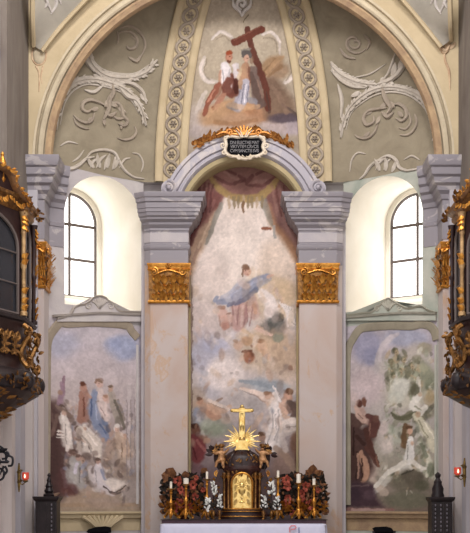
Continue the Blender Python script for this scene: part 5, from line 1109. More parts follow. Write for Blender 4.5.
for s in (-1, 1):
    o = Vector((tc+s*.40, TYY-.06, zt(459.5)))
    P = lambda x, y, z: tuple(o+Vector((s*x, y, z))*.85)
    V = [P(0,0,0),P(-.01,-.01,.09),P(-.02,-.02,.16),P(-.02,-.03,.20),P(-.01,-.05,.26),
         P(.07,-.03,.15),P(.13,-.07,.11),P(.17,-.10,.16), P(-.09,-.03,.15),P(-.14,-.06,.19),P(-.18,-.06,.25),
         P(.05,-.06,-.04),P(.09,-.13,-.06),P(.11,-.12,-.16),P(.13,-.15,-.18), P(-.05,-.06,-.04),P(-.04,-.14,-.08),P(-.06,-.13,-.18),P(-.06,-.17,-.2)]
    E_ = [(0,1),(1,2),(2,3),(3,4),(2,5),(5,6),(6,7),(2,8),(8,9),(9,10),(0,11),(11,12),(12,13),(13,14),(0,15),(15,16),(16,17),(17,18)]
    Rr = [.06,.058,.055,.028,.055,.032,.024,.018,.032,.024,.018,.042,.034,.024,.018,.042,.034,.024,.018]
    pu = skin_body('cherub', V, E_, Rr, M['skin'], t)
    b = BM(); h = Vector(P(-.01,-.05,.275))
    ball(b, h+Vector((0,.01,.02)), .05, .05, .045)
    for k in range(9): ball(b, h+Vector((.045*math.cos(k*.7), .02*math.sin(k)+.015, .025+.025*abs(math.sin(k*.7)))), .02)
    obj('cherub_hair', b, M['oldgold'], pu)
    b = BM()
    for k in range(6): leaf(b, Vector(P(.04,.05,.12)), (s*(.9-.1*k), .25, .15+.25*k), (0,-1,.2), .15+.015*k, .03, .15, 4)
    obj('cherub_wing', b, M['oldgold'], pu)
    b = BM()   # dark foliage carving behind the cherub
    for k in range(11):
        a = math.radians(random.uniform(-20, 200)); leaf(b, o+Vector((s*.12+.04*math.cos(a), .08, .10+.05*math.sin(a))), (math.cos(a), random.uniform(-.3,.3), math.sin(a)), (0,-1,0), random.uniform(.10,.17), .035, .3, 4)
    leaf(b, o+Vector((s*.02,.06,-.2)), (s*.3,0,1), (0,-1,0), .36, .06, .2, 5)
    obj('carved_foliage', b, M['darkwood'], t)
# ---- gold cross
YC = TYY; z0 = zt(440.4)
t = thing('altar_cross', (tc, YC, z0+.002), 'tall gold cross standing on top of the tabernacle', 'cross')
b = BM(); lathe(b, [(.07,0),(.075,.015),(.04,.03),(.03,.06)], (tc,YC,z0+.002), 12); obj('foot', b, M['palegold'], t)
b = BM(); x = .06; box(b, tc-x, tc+x, YC-.02, YC+.02, z0+.05, zt(407.5)); bmesh.ops.bevel(b, geom=b.edges[:], offset=.01, segments=1, affect='EDGES'); obj('upright', b, M['palegold'], t, smooth=False)
b = BM(); box(b, tc-.185, tc+.185, YC-.026, YC+.026, zt(412.4), zt(408.6)); bmesh.ops.bevel(b, geom=b.edges[:], offset=.012, segments=1, affect='EDGES'); obj('crossbar', b, M['palegold'], t, smooth=False)
b = BM()
for p in ((tc-.19,zt(410.5)),(tc+.19,zt(410.5)),(tc,zt(406.4))): ball(b, (p[0],YC,p[1]), .036, .03, .036, 8)
for s in (-1,1): leaf(b, (tc+s*.012, YC-.02, zt(413)), (s*.05,-.1,-1), (0,-1,0), .36, .028, 0, 5)
obj('finial', b, M['palegold'], t)
# ---- candlesticks and candles
def candlestick(px, ypan, Y, lab):
    fk = .78 if 200 < px < 285 else 1.0
    c = at(px, 519, Y); h = zat(ypan, Y)-GZ
    t = thing('candlestick', (c.x, Y, GZ), lab, 'candlestick', 'gilt candlesticks on the altar')
    b = BM()
    for k in range(3):
        a = PI/2+PI/3+k*2*PI/3; d = Vector((math.cos(a), math.sin(a), 0)); s_ = Vector((-d.y, d.x, 0))
        o = Vector((c.x, Y, GZ))
        tube(b, [o+d*.135*fk+Vector((0,0,.022)), o+d*.15*fk+Vector((0,0,.05)), o+d*.11*fk+Vector((0,0,.07)), o+d*.07+Vector((0,0,.12)), o+d*.035+Vector((0,0,.17))], [.022,.026,.026,.03,.026], 6)
        leaf(b, o+d*.09+Vector((0,0,.05)), Vector((0,0,1))-d*.5, d, .11, .04, .2, 4)
    obj('foot', b, M['gold'], t)
    b = BM(); lathe(b, [(.03,.12),(.05,.16),(.035,.19),(.018,.21),(.022,h*.42),(.045,h*.5),(.05,h*.54),(.03,h*.6),(.018,h*.63),(.02,h*.8),(.034,h*.86),(.02,h*.9),(.03,h-.03)], (c.x,Y,GZ), 12); obj('stem', b, M['gold'], t)
    b = BM(); lathe(b, [(.03,h-.035),(.065,h-.02),(.085,h),(.08,h),(.055,h-.008),(.02,h-.006)], (c.x,Y,GZ), 14); obj('drip_pan', b, M['palegold'], t)
    return c.x, GZ+h
for px, yp, Y, hc, rc, where in ((171,488.5,-1.18,.15,.024,'outermost candlestick on the left of the tabernacle'),(186,484,-1.30,.125,.05,'middle candlestick on the left, carrying the thickest short candle of its side'),(207,479,-1.22,.16,.024,'candlestick nearest the tabernacle on its left, beside white flowers'),
                           (278,477.5,-1.22,.15,.026,'candlestick nearest the tabernacle on its right, beside white flowers'),(298.6,483,-1.30,.20,.042,'middle candlestick on the right with a broad candle'),(314,485,-1.18,.14,.03,'outermost candlestick on the right of the tabernacle')):
    x, z = candlestick(px, yp, Y, 'gilt '+where)
    b = BM(); hc *= .82; lathe(b, [(rc,-.006+.0),(rc,hc),(rc*.7,hc+.006),(.003,hc+.002),(.003,hc+.02)], (x,Y,z+.001), 12)
    tag(obj('candle', b, M['candle'], origin=(x,Y,z)), 'short white candle on the '+where.replace(', carrying the thickest short candle of its side','').replace(' with a broad candle','').replace(', beside white flowers',''), 'candle', 'candles on the altar')
# ---- white flowers
for px, yb, yt, Y, lab in ((213.5,519,482,-1.28,'taller white flower spray at the left edge of the tabernacle'),(219.5,519,495,-1.40,'white flower spray in front of the left tabernacle console'),(208,519,499,-1.42,'low white flower spray at the foot of the left inner candlestick'),
                      (271.5,519,482,-1.28,'taller white flower spray at the right edge of the tabernacle'),(263.5,519,496,-1.40,'white flower spray in front of the right tabernacle console'),(277,519,497,-1.43,'low white flower spray at the foot of the right inner candlestick')):
    c = at(px, yb, Y); h = zat(yt, Y)-GZ; o = Vector((c.x, Y, GZ)); t = thing('flower_vase', o, lab, 'flowers', 'white flower sprays beside the tabernacle')
    b = BM(); lathe(b, [(.03,0),(.032,.01),(.014,.03),(.03,.08),(.035,.12),(.02,.15),(.026,.17)], o, 10); obj('vase', b, M['oldgold'], t)
    b = BM(); tube(b, [o+Vector((0,0,.15)), o+Vector((.005,0,h*.6)), o+Vector((0,0,h-.03))], .008, 5)
    for k in range(6): leaf(b, o+Vector((0,0,.18+.02*k)), (math.cos(k*1.9),math.sin(k*1.9)*.6,.6), (0,-1,.3), .10, .022, .3, 4)
    obj('stem', b, M['greenleaf'], t)
    zb = h-.24 if h > .45 else h-.22
    b = BM()
    for k in range(20):
        a = random.uniform(0, 2*PI); zz = zb+(h-zb)*k/19; r = .05*(1-.6*k/19); q = o+Vector((r*math.cos(a), r*math.sin(a)*.8, zz)); ball(b, q, random.uniform(.016,.027), None, None, 6)
        leaf(b, q, (math.cos(a),math.sin(a)-.3,.5), (0,-1,.4), .05, .018, .4, 3)
    obj('blossoms', b, M['whiteflower'], t)
# ---- red and brown arrangements
for sg in (-1, 1):
    cx = 184 if sg < 0 else 300; Y = -.84; o = at(cx, 519, Y); o.z = GZ
    t = thing('flower_arrangement', o, 'large red and dried-brown flower arrangement %s of the tabernacle' % SIDE[sg], 'flowers')
    b = BM(); lathe(b, [(.10,0),(.11,.02),(.06,.05),(.12,.16),(.15,.24),(.11,.30),(.13,.33)], o, 14); obj('vase', b, M['marblewood'], t)
    Q = lambda px, py, dy=0: at(px, py, Y+dy)
    b = BM()
    for k in range(460):
        px, py = random.uniform(164, 203) if sg < 0 else random.uniform(281, 324), random.uniform(476, 513)
        q = Q(px, py, random.uniform(-.10, .12)); a = random.uniform(0, 2*PI)
        leaf(b, q, (math.cos(a), random.uniform(-.5,.2), math.sin(a)*.8+.3), (0,-1,.2), random.uniform(.09,.17), random.uniform(.025,.05), .3, 3)
    for k in range(16):
        px, py = (random.uniform(166, 206) if sg < 0 else random.uniform(279, 322)), random.uniform(480, 500); tube(b, [o+Vector((0,0,.3)), (o+Vector((0,0,.5))+Q(px,py))/2, Q(px, py)], .008, 4)
    obj('foliage', b, M['greenleaf'], t)
    b = BM()
    for k in range(90):
        px, py = (random.uniform(163, 204) if sg < 0 else random.uniform(280, 326)), random.uniform(478, 512); a = random.uniform(0, 2*PI)
        leaf(b, Q(px, py, random.uniform(-.13, -.05)), (math.cos(a), -.3, math.sin(a)), (0,-1,.2), random.uniform(.07,.12), .026, .3, 3)
    obj('dried_foliage', b, M['rustleaf'], t)
    if sg < 0: spots = [(178,481,5),(181,490,4),(193,485,5),(195,497,4),(180,503,5),(175,509,4),(188,507,5),(186,494,3),(196,478,3),(203,490,3)]
    else: spots = [(286,480,5),(287,486,4.5),(288,499,5),(287,506,4),(306,487,5),(304,502,5),(310,505,5),(302,494,4),(318,490,3),(292,512,4)]
    for px, py, r in spots:
        b = BM(); q = Q(px, py, -.14)
        for k in range(16):
            a = random.uniform(0, 2*PI); e = random.uniform(-.3, 1); R_ = r/52
            leaf(b, q+Vector((math.cos(a)*R_*.2, 0, math.sin(a)*R_*.3)), (math.cos(a), -.6*e, math.sin(a)*1.2), (0,-1,.1), R_*random.uniform(.6,1.0), R_*.36, .3, 3)
        obj('red_blossom', b, M['redflower'], t)
    if sg < 0: dl = [(171,478,2.9,11,6),(170,476,1.2,10,6),(172,477,2.2,11,5),(166,500,2.6,9,3),(165,506,3.0,8,3),(203,474,1.0,8,4),(186,478,1.7,8,4),(192,481,.5,9,3.5),(166,512,3.1,7,3)]
    else: dl = [(312,476,1.5,13,5),(311,476,2.4,9,4),(314,477,.5,12,4.5),(316,484,-.1,13,1.5),(322,496,.3,10,2),(320,506,.2,10,2.5),(298,478,1.7,7,4),(322,512,0,8,3),(308,474,.2,14,3)]
    for px, py, a, L, W in dl:
        b = BM(); leaf(b, Q(px, py, -.05), (math.cos(a), -.3, math.sin(a)), (0,-1,.2), L/52, W/52, .2, 6); obj('dried_leaf', b, M['rustleaf'], t)
    b = BM()
    for k in range(80):
        px = random.uniform(163, 203) if sg < 0 else random.uniform(282, 325); q = Q(px, random.uniform(503, 513), random.uniform(-.22, -.1))
        a = random.uniform(0, PI); leaf(b, q, (math.cos(a), -.3, math.sin(a)), (0,-1,.2), random.uniform(.07,.13), .02, .3, 3)
    obj('gilded_foliage', b, M['gold'], t)
# ================================================================== ORATORY BOXES ON THE SIDE WALLS
def oratory(sg):
    X = lambda x: sg*x
    side = SIDE[sg]; off = 0 if sg < 0 else -.02
    pl = [(4.1,-6.4),(3.42+off,-5.0),(3.42+off,-4.2),(4.1,-3.5)]; ctr = (4.12,-4.95)
    def ring(k, z, rnd=0):
        return [Vector((X(ctr[0]+(x-ctr[0])*k), ctr[1]+(y-ctr[1])*k, z)) for x, y in pl]
    def loft(b, kz):
        rows = [[b.verts.new(p) for p in ring(k, z)] for k, z in kz]
        for a, c in zip(rows, rows[1:]):
            for i in range(3): b.faces.new((a[i], a[i+1], c[i+1], c[i]))
            b.faces.new((a[3], a[0], c[0], c[3]))
        b.faces.new(rows[0]); b.faces.new(rows[-1])
    z = lambda y, Y=-4.9: zat(y, Y)
    t = thing('oratory_box', (X(4.1), -4.95, z(425)), 'dark glazed oratory box with gilded carving on the %s choir wall' % side, 'oratory box')
    b = BM(); loft(b, [(.10,z(436)),(.25,z(426)),(.48,z(412)),(.80,z(403)),(1.0,z(396)),(1.14,z(391))]); co_ = obj('corbel', b, M['darkwood'], t, angle=30)
    b = BM(); loft(b, [(1.10,z(391.5)),(1.19,z(388)),(1.22,z(382)),(1.18,z(375)),(1.06,z(371)),(1.0,z(370))]); obj('lower_roll', b, M['blackwood'], t, angle=60)
    b = BM(); loft(b, [(1.0,z(371)),(.94,z(360)),(.92,z(345)),(.96,z(332)),(1.02,z(323))]); ap = obj('parapet', b, M['darkwood'], t, angle=60)
    b = BM(); loft(b, [(1.0,z(324)),(1.08,z(322)),(1.10,z(319)),(1.05,z(317.5)),(1.0,z(317))]); obj('sill', b, M['blackwood'], t, angle=30)
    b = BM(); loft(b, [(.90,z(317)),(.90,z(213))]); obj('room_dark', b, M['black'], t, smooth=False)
    b = BM(); loft(b, [(.98,z(214)),(1.04,z(210)),(1.04,z(206)),(1.12,z(203)),(1.14,z(200)),(1.0,z(197))]); obj('cornice', b, M['oldgold'], t, angle=30)
    b = BM(); loft(b, [(1.0,z(198)),(.85,z(186)),(.6,z(178)),(.35,z(174))]); obj('roof', b, M['darkwood'], t, angle=30)
    for i in (1, 2):
        q = ring(1.10, 0)[i]; b = BM(); ball(b, Vector((q.x, q.y, z(381))), .13, .13, .15, 14); obj('corner_knob', b, M['blackwood'], t)
    # faces: glazing
    P = ring(1.0, 0); zb, zt_ = z(317), z(214)
    for i in range(3):
        a, c = P[i], P[i+1]; d = (c-a); L = d.length; d.normalize(); n = Vector((d.y,-d.x,0))
        if n.dot(Vector((ctr[0]*sg, ctr[1], 0))-a) > 0: n = -n
        w = L/2-.09; m_ = (a+c)/2-n*.02; rr = min(w, .55)
        def pt(u, zz): return Vector((m_.x+d.x*u, m_.y+d.y*u, zz))
        zs = zt_-.12-rr*.8
        out = [(-w, zb+.02)]+[(-w*math.cos(PI*k/14), zs+rr*.8*math.sin(PI*k/14)) for k in range(15)]+[(w, zb+.02)]
        b = BM(); f = [b.verts.new(pt(u, zz)-n*.03) for u, zz in out]; g = [b.verts.new(pt(u, zz)-n*.045) for u, zz in out]; b.faces.new(f); b.faces.new(g[::-1])
        for k in range(len(f)): b.faces.new((f[k], f[(k+1)%len(f)], g[(k+1)%len(f)], g[k]))
        pn = obj('glass_pane', b, M['glass'], t, smooth=False)
        b = BM(); tube(b, [pt(u, zz) for u, zz in out]+[pt(*out[0])], .028, 6)
        for u in ((-w/3, w/3) if w > .5 else (0,)): tube(b, [pt(u, zb), pt(u, zs+rr*.75)], .014, 5)
        for k in (1, 2): tube(b, [pt(-w, zb+(zs-zb)*k/2.2), pt(w, zb+(zs-zb)*k/2.2)], .012, 5)
        obj('glazing_bars', b, M['bar'], pn)
        b = BM()  # spandrel boards between arch and cornice
        vs_ = [(-L/2+.05, zb)]+[(-L/2+.05, zt_+.02), (L/2-.05, zt_+.02), (L/2-.05, zb)]
        top = [b.verts.new(pt(u, zt_+.02)) for u in [o[0] for o in out[1:-1]]]; bot = [b.verts.new(pt(u, zz)) for u, zz in out[1:-1]]
        for k in range(len(top)-1): b.faces.new((bot[k], bot[k+1], top[k+1], top[k]))
        for s in (-1, 1):
            q = [b.verts.new(pt(s*x, zz)) for x, zz in ((w, zb), (L/2, zb), (L/2, zt_+.02), (w, zt_+.02))]; b.faces.new(q)
        obj('window_surround', b, M['darkwood'], t, smooth=False, recalc=True)
    # gilded corner posts
    for i in (1, 2):
        q = ring(1.03, 0)[i]; b = BM(); h = zt_-zb
        lathe(b, [(.06,0),(.06,.05),(.04,.07),(.05,.12),(.035,.2),(.03,h*.45),(.05,h*.47),(.05,h*.5),(.03,h*.52),(.032,h*.78),(.045,h*.8),(.035,h*.83),(.05,h*.95),(.07,h)], (q.x,q.y,zb), 10)
        po = obj('corner_post', b, M['palewood'] if i == 1 else M['darkwood'], t)
        b = BM(); cen = Vector((ctr[0]*sg, ctr[1], q.z)); outd = Vector((q.x-cen.x, q.y-cen.y, 0)).normalized()
        for zz in (.05,.12,.22,.5,.56,.9,.96,1.0):
            for k in range(5):
                a = math.atan2(outd.y, outd.x)+(k-2)*.6; d = Vector((math.cos(a), math.sin(a), 0)); leaf(b, Vector((q.x,q.y,zb+h*zz*.97))+d*.03, d*.2+Vector((0,0,1 if zz < .8 else -.9)), d, .10, .035, .15, 4)
        obj('gilt_leaves', b, M['gold'], po)
    # scrolls and leaves on the parapet
    for i in (1, 2):
        b = BM(); q = ring(1.0, 0)[i]; cen = Vector((ctr[0]*sg, ctr[1], 0)); od = Vector((q.x-cen.x, q.y-cen.y, 0)).normalized()
        prof = [(.02,z(326)),(.10,z(330)),(.11,z(336)),(.04,z(344)),(-.02,z(352)),(.0,z(361)),(.08,z(367)),(.13,z(366))]
        tube(b, [q+od*a+Vector((0,0,zz)) for a, zz in cr(prof, 5)], [.042]*36, 7)
        for a_, zz, r in ((.09,z(333),.075),(.10,z(363),.06)):
            sd = Vector((-od.y, od.x, 0)); tube(b, [q+od*(a_+x)+Vector((0,0,zz+y)) for x, y in spiral(0,0,r,PI/2,1.5,-1,14)], .022, 5)
        for k in range(20):
            zz = z(326+2.1*k); leaf(b, q+od*(.07+.03*math.sin(k*.7))+Vector((random.uniform(-.04,.04),random.uniform(-.04,.04),zz)), Vector((random.uniform(-.6,.6),random.uniform(-.6,.2),random.uniform(-1,.6))), od, random.uniform(.06,.10), .035, .3, 4)
        obj('corner_scroll', b, M['oldgold'], t)
    for i in (0, 1):
        A_, B_ = ring(1.0, 0)[i], ring(1.0, 0)[i+1]; d = (B_-A_); L = d.length; d.normalize(); n = Vector((d.y,-d.x,0))
        if n.dot(Vector((ctr[0]*sg, ctr[1], 0))-A_) > 0: n = -n
        for u in ([.25,.5,.7,.86] if i == 0 else [.5]):
            b = BM(); o = A_+d*(L*u)+Vector((0,0,z(346)))
            for s in (-1, 1):
                tube(b, [o+n*.02+d*(s*(.07+x))+Vector((0,0,y+.12)) for x, y in spiral(0,0,.07,-PI/2,1.4,s,14)], .018, 5)
                tube(b, [o+n*.02+d*(s*(.05+x))+Vector((0,0,y-.14)) for x, y in spiral(0,0,.05,PI/2,1.3,-s,12)], .015, 5)
                for k in range(3): leaf(b, o+n*.02+Vector((0,0,.02-.06*k)), d*s+Vector((0,0,.6-.5*k)), n, .12, .028, .3, 4)
            leaf(b, o+n*.02+Vector((0,0,-.1)), (0,0,1), n, .28, .04, .2, 5)
            obj('gilded_carving', b, M['oldgold'], ap)
    # carving on the roll and the corbel
    b = BM()
    for i, kk, cnt in ((0,1.19,70),(1,1.2,26)):
        A_, B_ = ring(kk, 0)[i], ring(kk, 0)[i+1]; d = (B_-A_); n = Vector((d.y,-d.x,0)).normalized()
        if n.dot(Vector((ctr[0]*sg, ctr[1], 0))-A_) > 0: n = -n
        for k in range(cnt):
            q = A_+d*random.uniform(.0, 1.0)+Vector((0,0,z(random.uniform(373,388)))); leaf(b, q-n*.01, Vector((d.x*random.uniform(-1,1),d.y*random.uniform(-1,1),random.uniform(-.8,.8))), n, random.uniform(.07,.12), .035, .3, 4)
    obj('gilt_leaves', b, M['oldgold'], t)
    b = BM()
    for k in range(60):
        u = random.random(); kk = .3+.85*u; zz = z(424-33*u**.8); i = 0 if random.random() < .7 else 1
        A_, B_ = ring(kk, zz)[i], ring(kk, zz)[i+1]; q = A_+(B_-A_)*random.uniform(0, 1); leaf(b, q, (sg*-.8, random.uniform(-.6,.6), random.uniform(.2,1)), (sg*-.4,-.6,-.6), random.uniform(.09,.15), .032, .4, 4)
    obj('gilt_leaves', b, M['oldgold'], co_)
    # crest over the near face and cornice ornaments
    A_, B_ = ring(1.10, 0)[0], ring(1.10, 0)[1]; d = (A_-B_).normalized(); L = (A_-B_).length; n = Vector((d.y,-d.x,0))
    if n.dot(Vector((ctr[0]*sg, ctr[1], 0))-A_) > 0: n = -n
    b = BM(); prof = [(0,z(201)),(.10,z(198)),(.22,z(195)),(.33,z(189)),(.42,z(181)),(.55,z(177.5)),(L*.5,z(177)),(L-.55,z(178)),(L-.42,z(182)),(L-.3,z(192)),(L,z(201))]
    q = cr(prof, 5); rows = [[b.verts.new(B_+d*u+n*o_+Vector((0,0,zz-dz))) for o_, dz in ((-.08,0),(.06,0),(.09,.03),(.06,.07),(.03,.09),(-.08,.09))] for u, zz in q]
    for r0, r1 in zip(rows, rows[1:]):
        for k in range(6): b.faces.new((r0[k], r0[(k+1)%6], r1[(k+1)%6], r1[k]))
    b.faces.new(rows[0]); b.faces.new(rows[-1])
    base = [b.verts.new(B_+d*u+n*.0+Vector((0,0,z(204)))) for u, zz in q]; tp = [b.verts.new(B_+d*u+n*.0+Vector((0,0,zz-.05))) for u, zz in q]
    cr_ = obj('crest', b, M['crestwood'], t)
    b = BM(); f = [(u, zz) for u, zz in q]
    va = [b.verts.new(B_+d*u-n*.03+Vector((0,0,z(205)))) for u, zz in f]; vb = [b.verts.new(B_+d*u-n*.03+Vector((0,0,max(zz-.05, z(204.5))))) for u, zz in f]
    for k in range(len(f)-1): b.faces.new((va[k], va[k+1], vb[k+1], vb[k]))
    obj('crest_panel', b, M['darkwood'], cr_)
    b = BM()
    for u, zz in q[::2]: leaf(b, B_+d*u+n*.07+Vector((0,0,zz-.05)), d*random.uniform(-1,1)+Vector((0,0,random.uniform(-.2,.8))), n, .09, .03, .3, 4)
    for u in np.linspace(.0, L, 34): leaf(b, B_+d*u+n*.04+Vector((0,0,z(205+5*math.sin(u*7)**2))), Vector((0,0,-1))+d*random.uniform(-.6,.6), n, .08, .03, .3, 4)
    obj('gilt_leaves', b, M['gold'], cr_)
    b = BM()
    for i in (1, 2):
        q_ = ring(1.13, 0)[i]
        for k in range(12): leaf(b, q_+Vector((random.uniform(-.05,.05),random.uniform(-.08,.05),z(random.uniform(196,212)))), (random.uniform(-1,1),random.uniform(-1,0),random.uniform(-1,1)), (-sg,-1,0), .09, .035, .3, 4)
    obj('corner_leaves', b, M['oldgold'], t)
    pf = at(2.5 if sg < 0 else 487, 175, -5.45); b = BM()
    lathe(b, [(.02,-.12),(.05,-.06),(.03,-.02),(.025,.04),(.055,.12),(.06,.18),(.035,.25),(.02,.28),(.03,.31),(.01,.35)], pf, 12); obj('urn_finial', b, M['gold'], t)
oratory(-1); oratory(1)
# ================================================================== SMALL FITTINGS
# sanctuary lamps
for sg, px, py, pr_ in ((-1, 25.5, 477, 19), (1, 457.5, 472, 464.5)):
    Yp = -3.15 if sg > 0 else -3.12
    o = at(pr_, py, Yp); xw = sg*3.94
    t = thing('sanctuary_lamp', Vector((xw, Yp, o.z-.2)), 'small red glass lamp on a brass bracket, %s choir wall' % SIDE[sg], 'lamp')
    y0 = (py-16, py+15); b = BM(); q = [at(pr_, y, Yp) for y in (py-14, py-5, py+5, py+15)]
    q = [Vector((sg*min(abs(v.x)+.0, 3.935), v.y, v.z)) for v in q]
    tube(b, [q[0], q[1], q[2], q[3]], [.012,.03,.03,.012], 8)
    for s in (-1, 1):
        for v in (q[1], q[2]): leaf(b, v, (0,s,.3), (-sg,0,0), .12, .03, .3, 4)
    ball(b, q[1], .04); ball(b, q[2], .035); obj('bracket', b, M['brass'], t)
    l = at(px, py, Yp); b = BM(); tube(b, [q[2], q[2]+(l-q[2])*.5+Vector((0,0,-.09)), Vector((l.x, l.y, l.z-.09))], .011, 6); obj('arm', b, M['brass'], t)
    b = BM(); lathe(b, [(.02,-.09),(.05,-.075),(.05,-.06),(.03,-.055)], l, 12); obj('cup', b, M['brass'], t)
    b = BM(); lathe(b, [(.03,-.055),(.058,-.03),(.062,.05),(.055,.08),(.05,.08),(.05,-.02),(.01,-.03)], l, 14); gl = obj('red_glass', b, M['ruby'], t)
    b = BM(); lathe(b, [(.004,-.02),(.014,.0),(.012,.02),(.002,.05)], l+Vector((0,-.066,.0)), 8); obj('flame', b, M['flame'], t)
# iron bracket
Yb = -6.9; o = at(0, 463, Yb); t = thing('iron_bracket', Vector((-4.1, Yb, at(0,470,Yb).z)), 'black wrought-iron scroll bracket at the left edge under the oratory box', 'bracket')
b = BM(); S_ = lambda pts, r=.018: tube(b, [at(x, y, Yb) for x, y in cr(pts, 5)], r, 6)
tube(b, [Vector((-4.14,Yb,at(0,462,Yb).z)), at(8,462,Yb)], .022, 6); tube(b, [Vector((-4.1,Yb,at(0,474,Yb).z)), at(0,474,Yb), at(4,466,Yb)], .02, 6)
obj('arm', b, M['iron'], t)
b = BM(); S_ = lambda pts, r=.017: tube(b, [at(x, y, Yb) for x, y in cr(pts, 5)], r, 6)
S_([(8,466),(12,465),(12.5,458),(8,456),(6,460),(9,462)]); S_([(-6,455),(0,452),(5,453),(6,458),(2,459)]); S_([(0,468),(4,472),(3,478),(-1,480),(-3,475)]); S_([(5,466),(7,471),(4,475)]); S_([(-8,450),(-2,448),(1,452)]); S_([(-8,462),(-4,456),(0,462),(-4,467),(-8,462)])
S_([(2,453),(3,449),(0,446)]); S_([(6,456),(7,452),(9,455)])
obj('scrolls', b, M['iron'], t)
b = BM(); lathe(b, [(.02,0),(.07,.02),(.08,.05),(.05,.05)], at(2,452,Yb), 12); obj('pan', b, M['iron'], t)
# carved dark posts
for sg in (-1, 1):
    cx = 46 if sg < 0 else 442; Y0, Y1 = -2.25, -1.85; D = .5*(Y0+Y1)
    xc = at(cx, 500, Y0).x; w_ = .19 if sg < 0 else .185; zt_ = zat(497 if sg < 0 else 497.5, Y0)
    t = thing('carved_post', (xc, D, .0), ('black carved wooden post with a pointed finial before the left side fresco' if sg < 0 else 'dark pierced post with a knobbed spire before the right side fresco'), 'post')
    m_ = M['blackwood']; b = BM(); box(b, xc-w_, xc+w_, Y0, Y1, .001, zt_-.03); obj('body', b, m_, t, smooth=False)
    b = BM(); pth = [(xc-w_,Y1),(xc-w_,Y0),(xc+w_,Y0),(xc+w_,Y1)]
    moulding(b, pth, [(-.19,zt_-.08),(0.002,zt_-.08),(.03,zt_-.05),(.045,zt_-.02),(.045,zt_+.01),(-.19,zt_+.01)]); obj('cap', b, m_, t, angle=30)
    b = BM(); fx = xc+(.02 if sg < 0 else -.04); fz_ = zt_+.01
    lathe(b, [(.10,0),(.11,.03),(.07,.06),(.09,.10),(.06,.16),(.07,.19),(.035,.26),(.045,.29),(.02,.36),(.035,.385),(.006,.43)] if sg < 0 else [(.12,0),(.12,.03),(.10,.08),(.11,.15),(.07,.24),(.075,.28),(.05,.31),(.035,.34),(.055,.38),(.055,.41),(.01,.45)], (fx, D, fz_), 10)
    obj('finial', b, m_, t)
    b = BM()
    for r_ in range(16):
        for x in ((.10,) if sg < 0 else (-.12,-.02,.09)):
            q = Vector((xc+x, Y0-.004, zt_-.14-.075*r_)); ball(b, q, .014, .014, .024, 6)
    obj('carved_beads', b, M['beadwood'], t)
    b = BM()
    for x in (-w_+.04, .0 if sg < 0 else .035, w_-.03): box(b, xc+x-.012, xc+x+.012, Y0-.012, Y0, .2, zt_-.1)
    obj('ribs', b, m_, t, smooth=False)
    if sg < 0:
        b = BM(); leaf(b, (fx+.03, D, fz_), (1,0,.35), (0,-1,0), .20, .03, .4, 5); obj('side_scroll', b, M['oakscroll'], t)
# dark chairs by the walls
for sg in (-1, 1):
    px = 99 if sg < 0 else 384; Yc = -1.25; o = at(px, 527, Yc); zt_ = o.z
    t = thing('chair', (o.x, Yc, 0), 'top of a black chair back below the %s side fresco' % SIDE[sg], 'chair')
    w_ = .22
    b = BM(); pts = [(-w_-.02,zt_-.10),(-w_+.02,zt_-.045),(-.06,zt_),(.12,zt_+.015),(w_,zt_-.005),(w_+.01,zt_-.10)]
    if sg > 0: pts = [(-w_,zt_-.03),(-.17,zt_),(.05,zt_+.01),(.14,zt_-.02),(w_-.03,zt_-.09),(-w_+.05,zt_-.10)]
    f = [b.verts.new((o.x+x, Yc-.02, z)) for x, z in pts]; g = [b.verts.new((o.x+x, Yc+.03, z)) for x, z in pts]; b.faces.new(f); b.faces.new(g[::-1])
    for k in range(len(f)): b.faces.new((f[k], f[(k+1)%len(f)], g[(k+1)%len(f)], g[k]))
    obj('top_rail', b, M['black'], t, smooth=False)
    b = BM(); box(b, o.x-.19, o.x+.19, Yc, Yc+.02, .62, zt_-.08); obj('backrest', b, M['black'], t, smooth=False)
    b = BM(); box(b, o.x-.22, o.x+.22, Yc-.45, Yc+.02, .42, .47); obj('seat', b, M['blackwood'], t, smooth=False)
    for x in (-.2, .2):
        b = BM(); box(b, o.x+x-.02, o.x+x+.02, Yc-.01, Yc+.03, 0.001, zt_-.07); obj('leg', b, M['blackwood'], t, smooth=False)
        b = BM(); box(b, o.x+x-.02, o.x+x+.02, Yc-.44, Yc-.40, 0.001, .42); obj('leg', b, M['blackwood'], t, smooth=False)
# shell bracket under the left ledge
b = BM(); p0 = AW[-1](100, 524)[0]
for a in range(-4, 5): rel(b, AW[-1], [(100+a*.9, 530), (100+a*2.6, 523), (100+a*5.0, 515.5+abs(a)*.25)], 1.9, 0, 4, .8, .13)
tag(obj('shell_bracket', b, M['ochre'], origin=p0), 'ochre shell-shaped bracket under the ledge of the left side fresco', 'bracket')
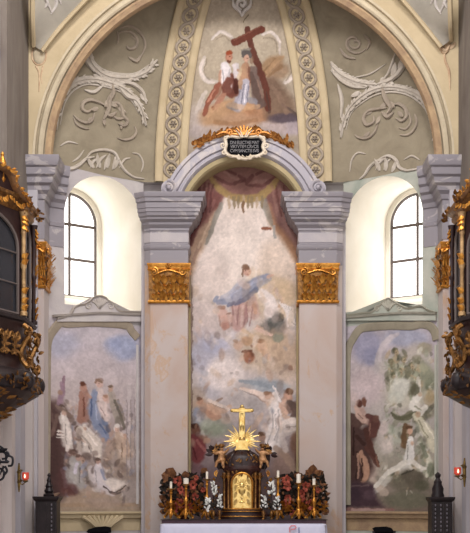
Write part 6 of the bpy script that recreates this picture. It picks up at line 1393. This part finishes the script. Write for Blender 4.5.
# blue painted drapery high on the side walls
for sg in (-1, 1):
    t = thing('wall_painting', (sg*4.09, -3.9, zat(90,-3.9)), 'fragment of blue painted drapery at the upper %s edge of the view' % SIDE[sg], 'painting')
    ys = np.linspace(-4.6, -3.52, 40); zs = np.linspace(zat(150,-3.9), zat(-5,-3.9), 120); YY, ZZ = np.meshgrid(ys, zs); XX = np.full_like(YY, sg*4.092)
    def pd(p, sg=sg):
        m = (lambda x: x) if sg < 0 else (lambda x: 487-x)
        p.grad([(-10,'#b3aea6'),(30,'#c4c0bd'),(150,'#b0aaa6')]); p.S([(m(1),52,3),(m(4),66,4),(m(6),78,3),(m(3),84,2)],'#8188b0',.9,.5); p.S([(m(3),60,1.5),(m(8),80,1.5)],'#c6c6d2',.8,.5); p.E(m(2),40,3,12,'#cfcbc6',.7,.6)
    paint_grid('pigment_layer', np.stack([XX,YY,ZZ],-1), VX+F*XX/(YY-CY), HY-F*(ZZ-CZ)/(YY-CY), pd, t)
# ================================================================== camera, light, colour
cam = bpy.data.cameras.new('camera'); co = bpy.data.objects.new('camera', cam); C.objects.link(co)
co.location = CAM; co.rotation_euler = (PI/2, 0, 0)
cam.sensor_fit = 'VERTICAL'; cam.sensor_height = 36; cam.sensor_width = 36; cam.lens = F/533*36
cam.shift_x = -(VX-235)/533; cam.shift_y = (HY-266.5)/533
sc = bpy.context.scene; sc.camera = co
w = bpy.data.worlds.new('world'); sc.world = w; w.use_nodes = True
w.node_tree.nodes['Background'].inputs['Color'].default_value = (1.0, .97, .975, 1)
w.node_tree.nodes['Background'].inputs['Strength'].default_value = .8
for sg, pw in ((-1, 230), (1, 180)):  # area lights added high in front to bring out relief; no windows there
    l = bpy.data.lights.new('added_relief_light', 'AREA'); l.shape = 'RECTANGLE'; l.size = 1.6; l.size_y = 1.4; l.energy = pw; l.color = (1, .955, .94)
    o = bpy.data.objects.new('added_relief_light', l); C.objects.link(o); o.location = (sg*1.8, -9.0, 13.1)
    o.rotation_euler = (Vector((sg*-.6, 0, 5.6))-o.location).to_track_quat('-Z', 'Y').to_euler()
sc.view_settings.view_transform = 'Standard'; sc.view_settings.look = 'None'; sc.view_settings.gamma = 1
sc.view_settings.use_curve_mapping = False
sc.view_settings.exposure = 0.98
try:
    sc.cycles.use_denoising = True; sc.cycles.max_bounces = 6; sc.cycles.diffuse_bounces = 4; sc.cycles.glossy_bounces = 3
except Exception: pass
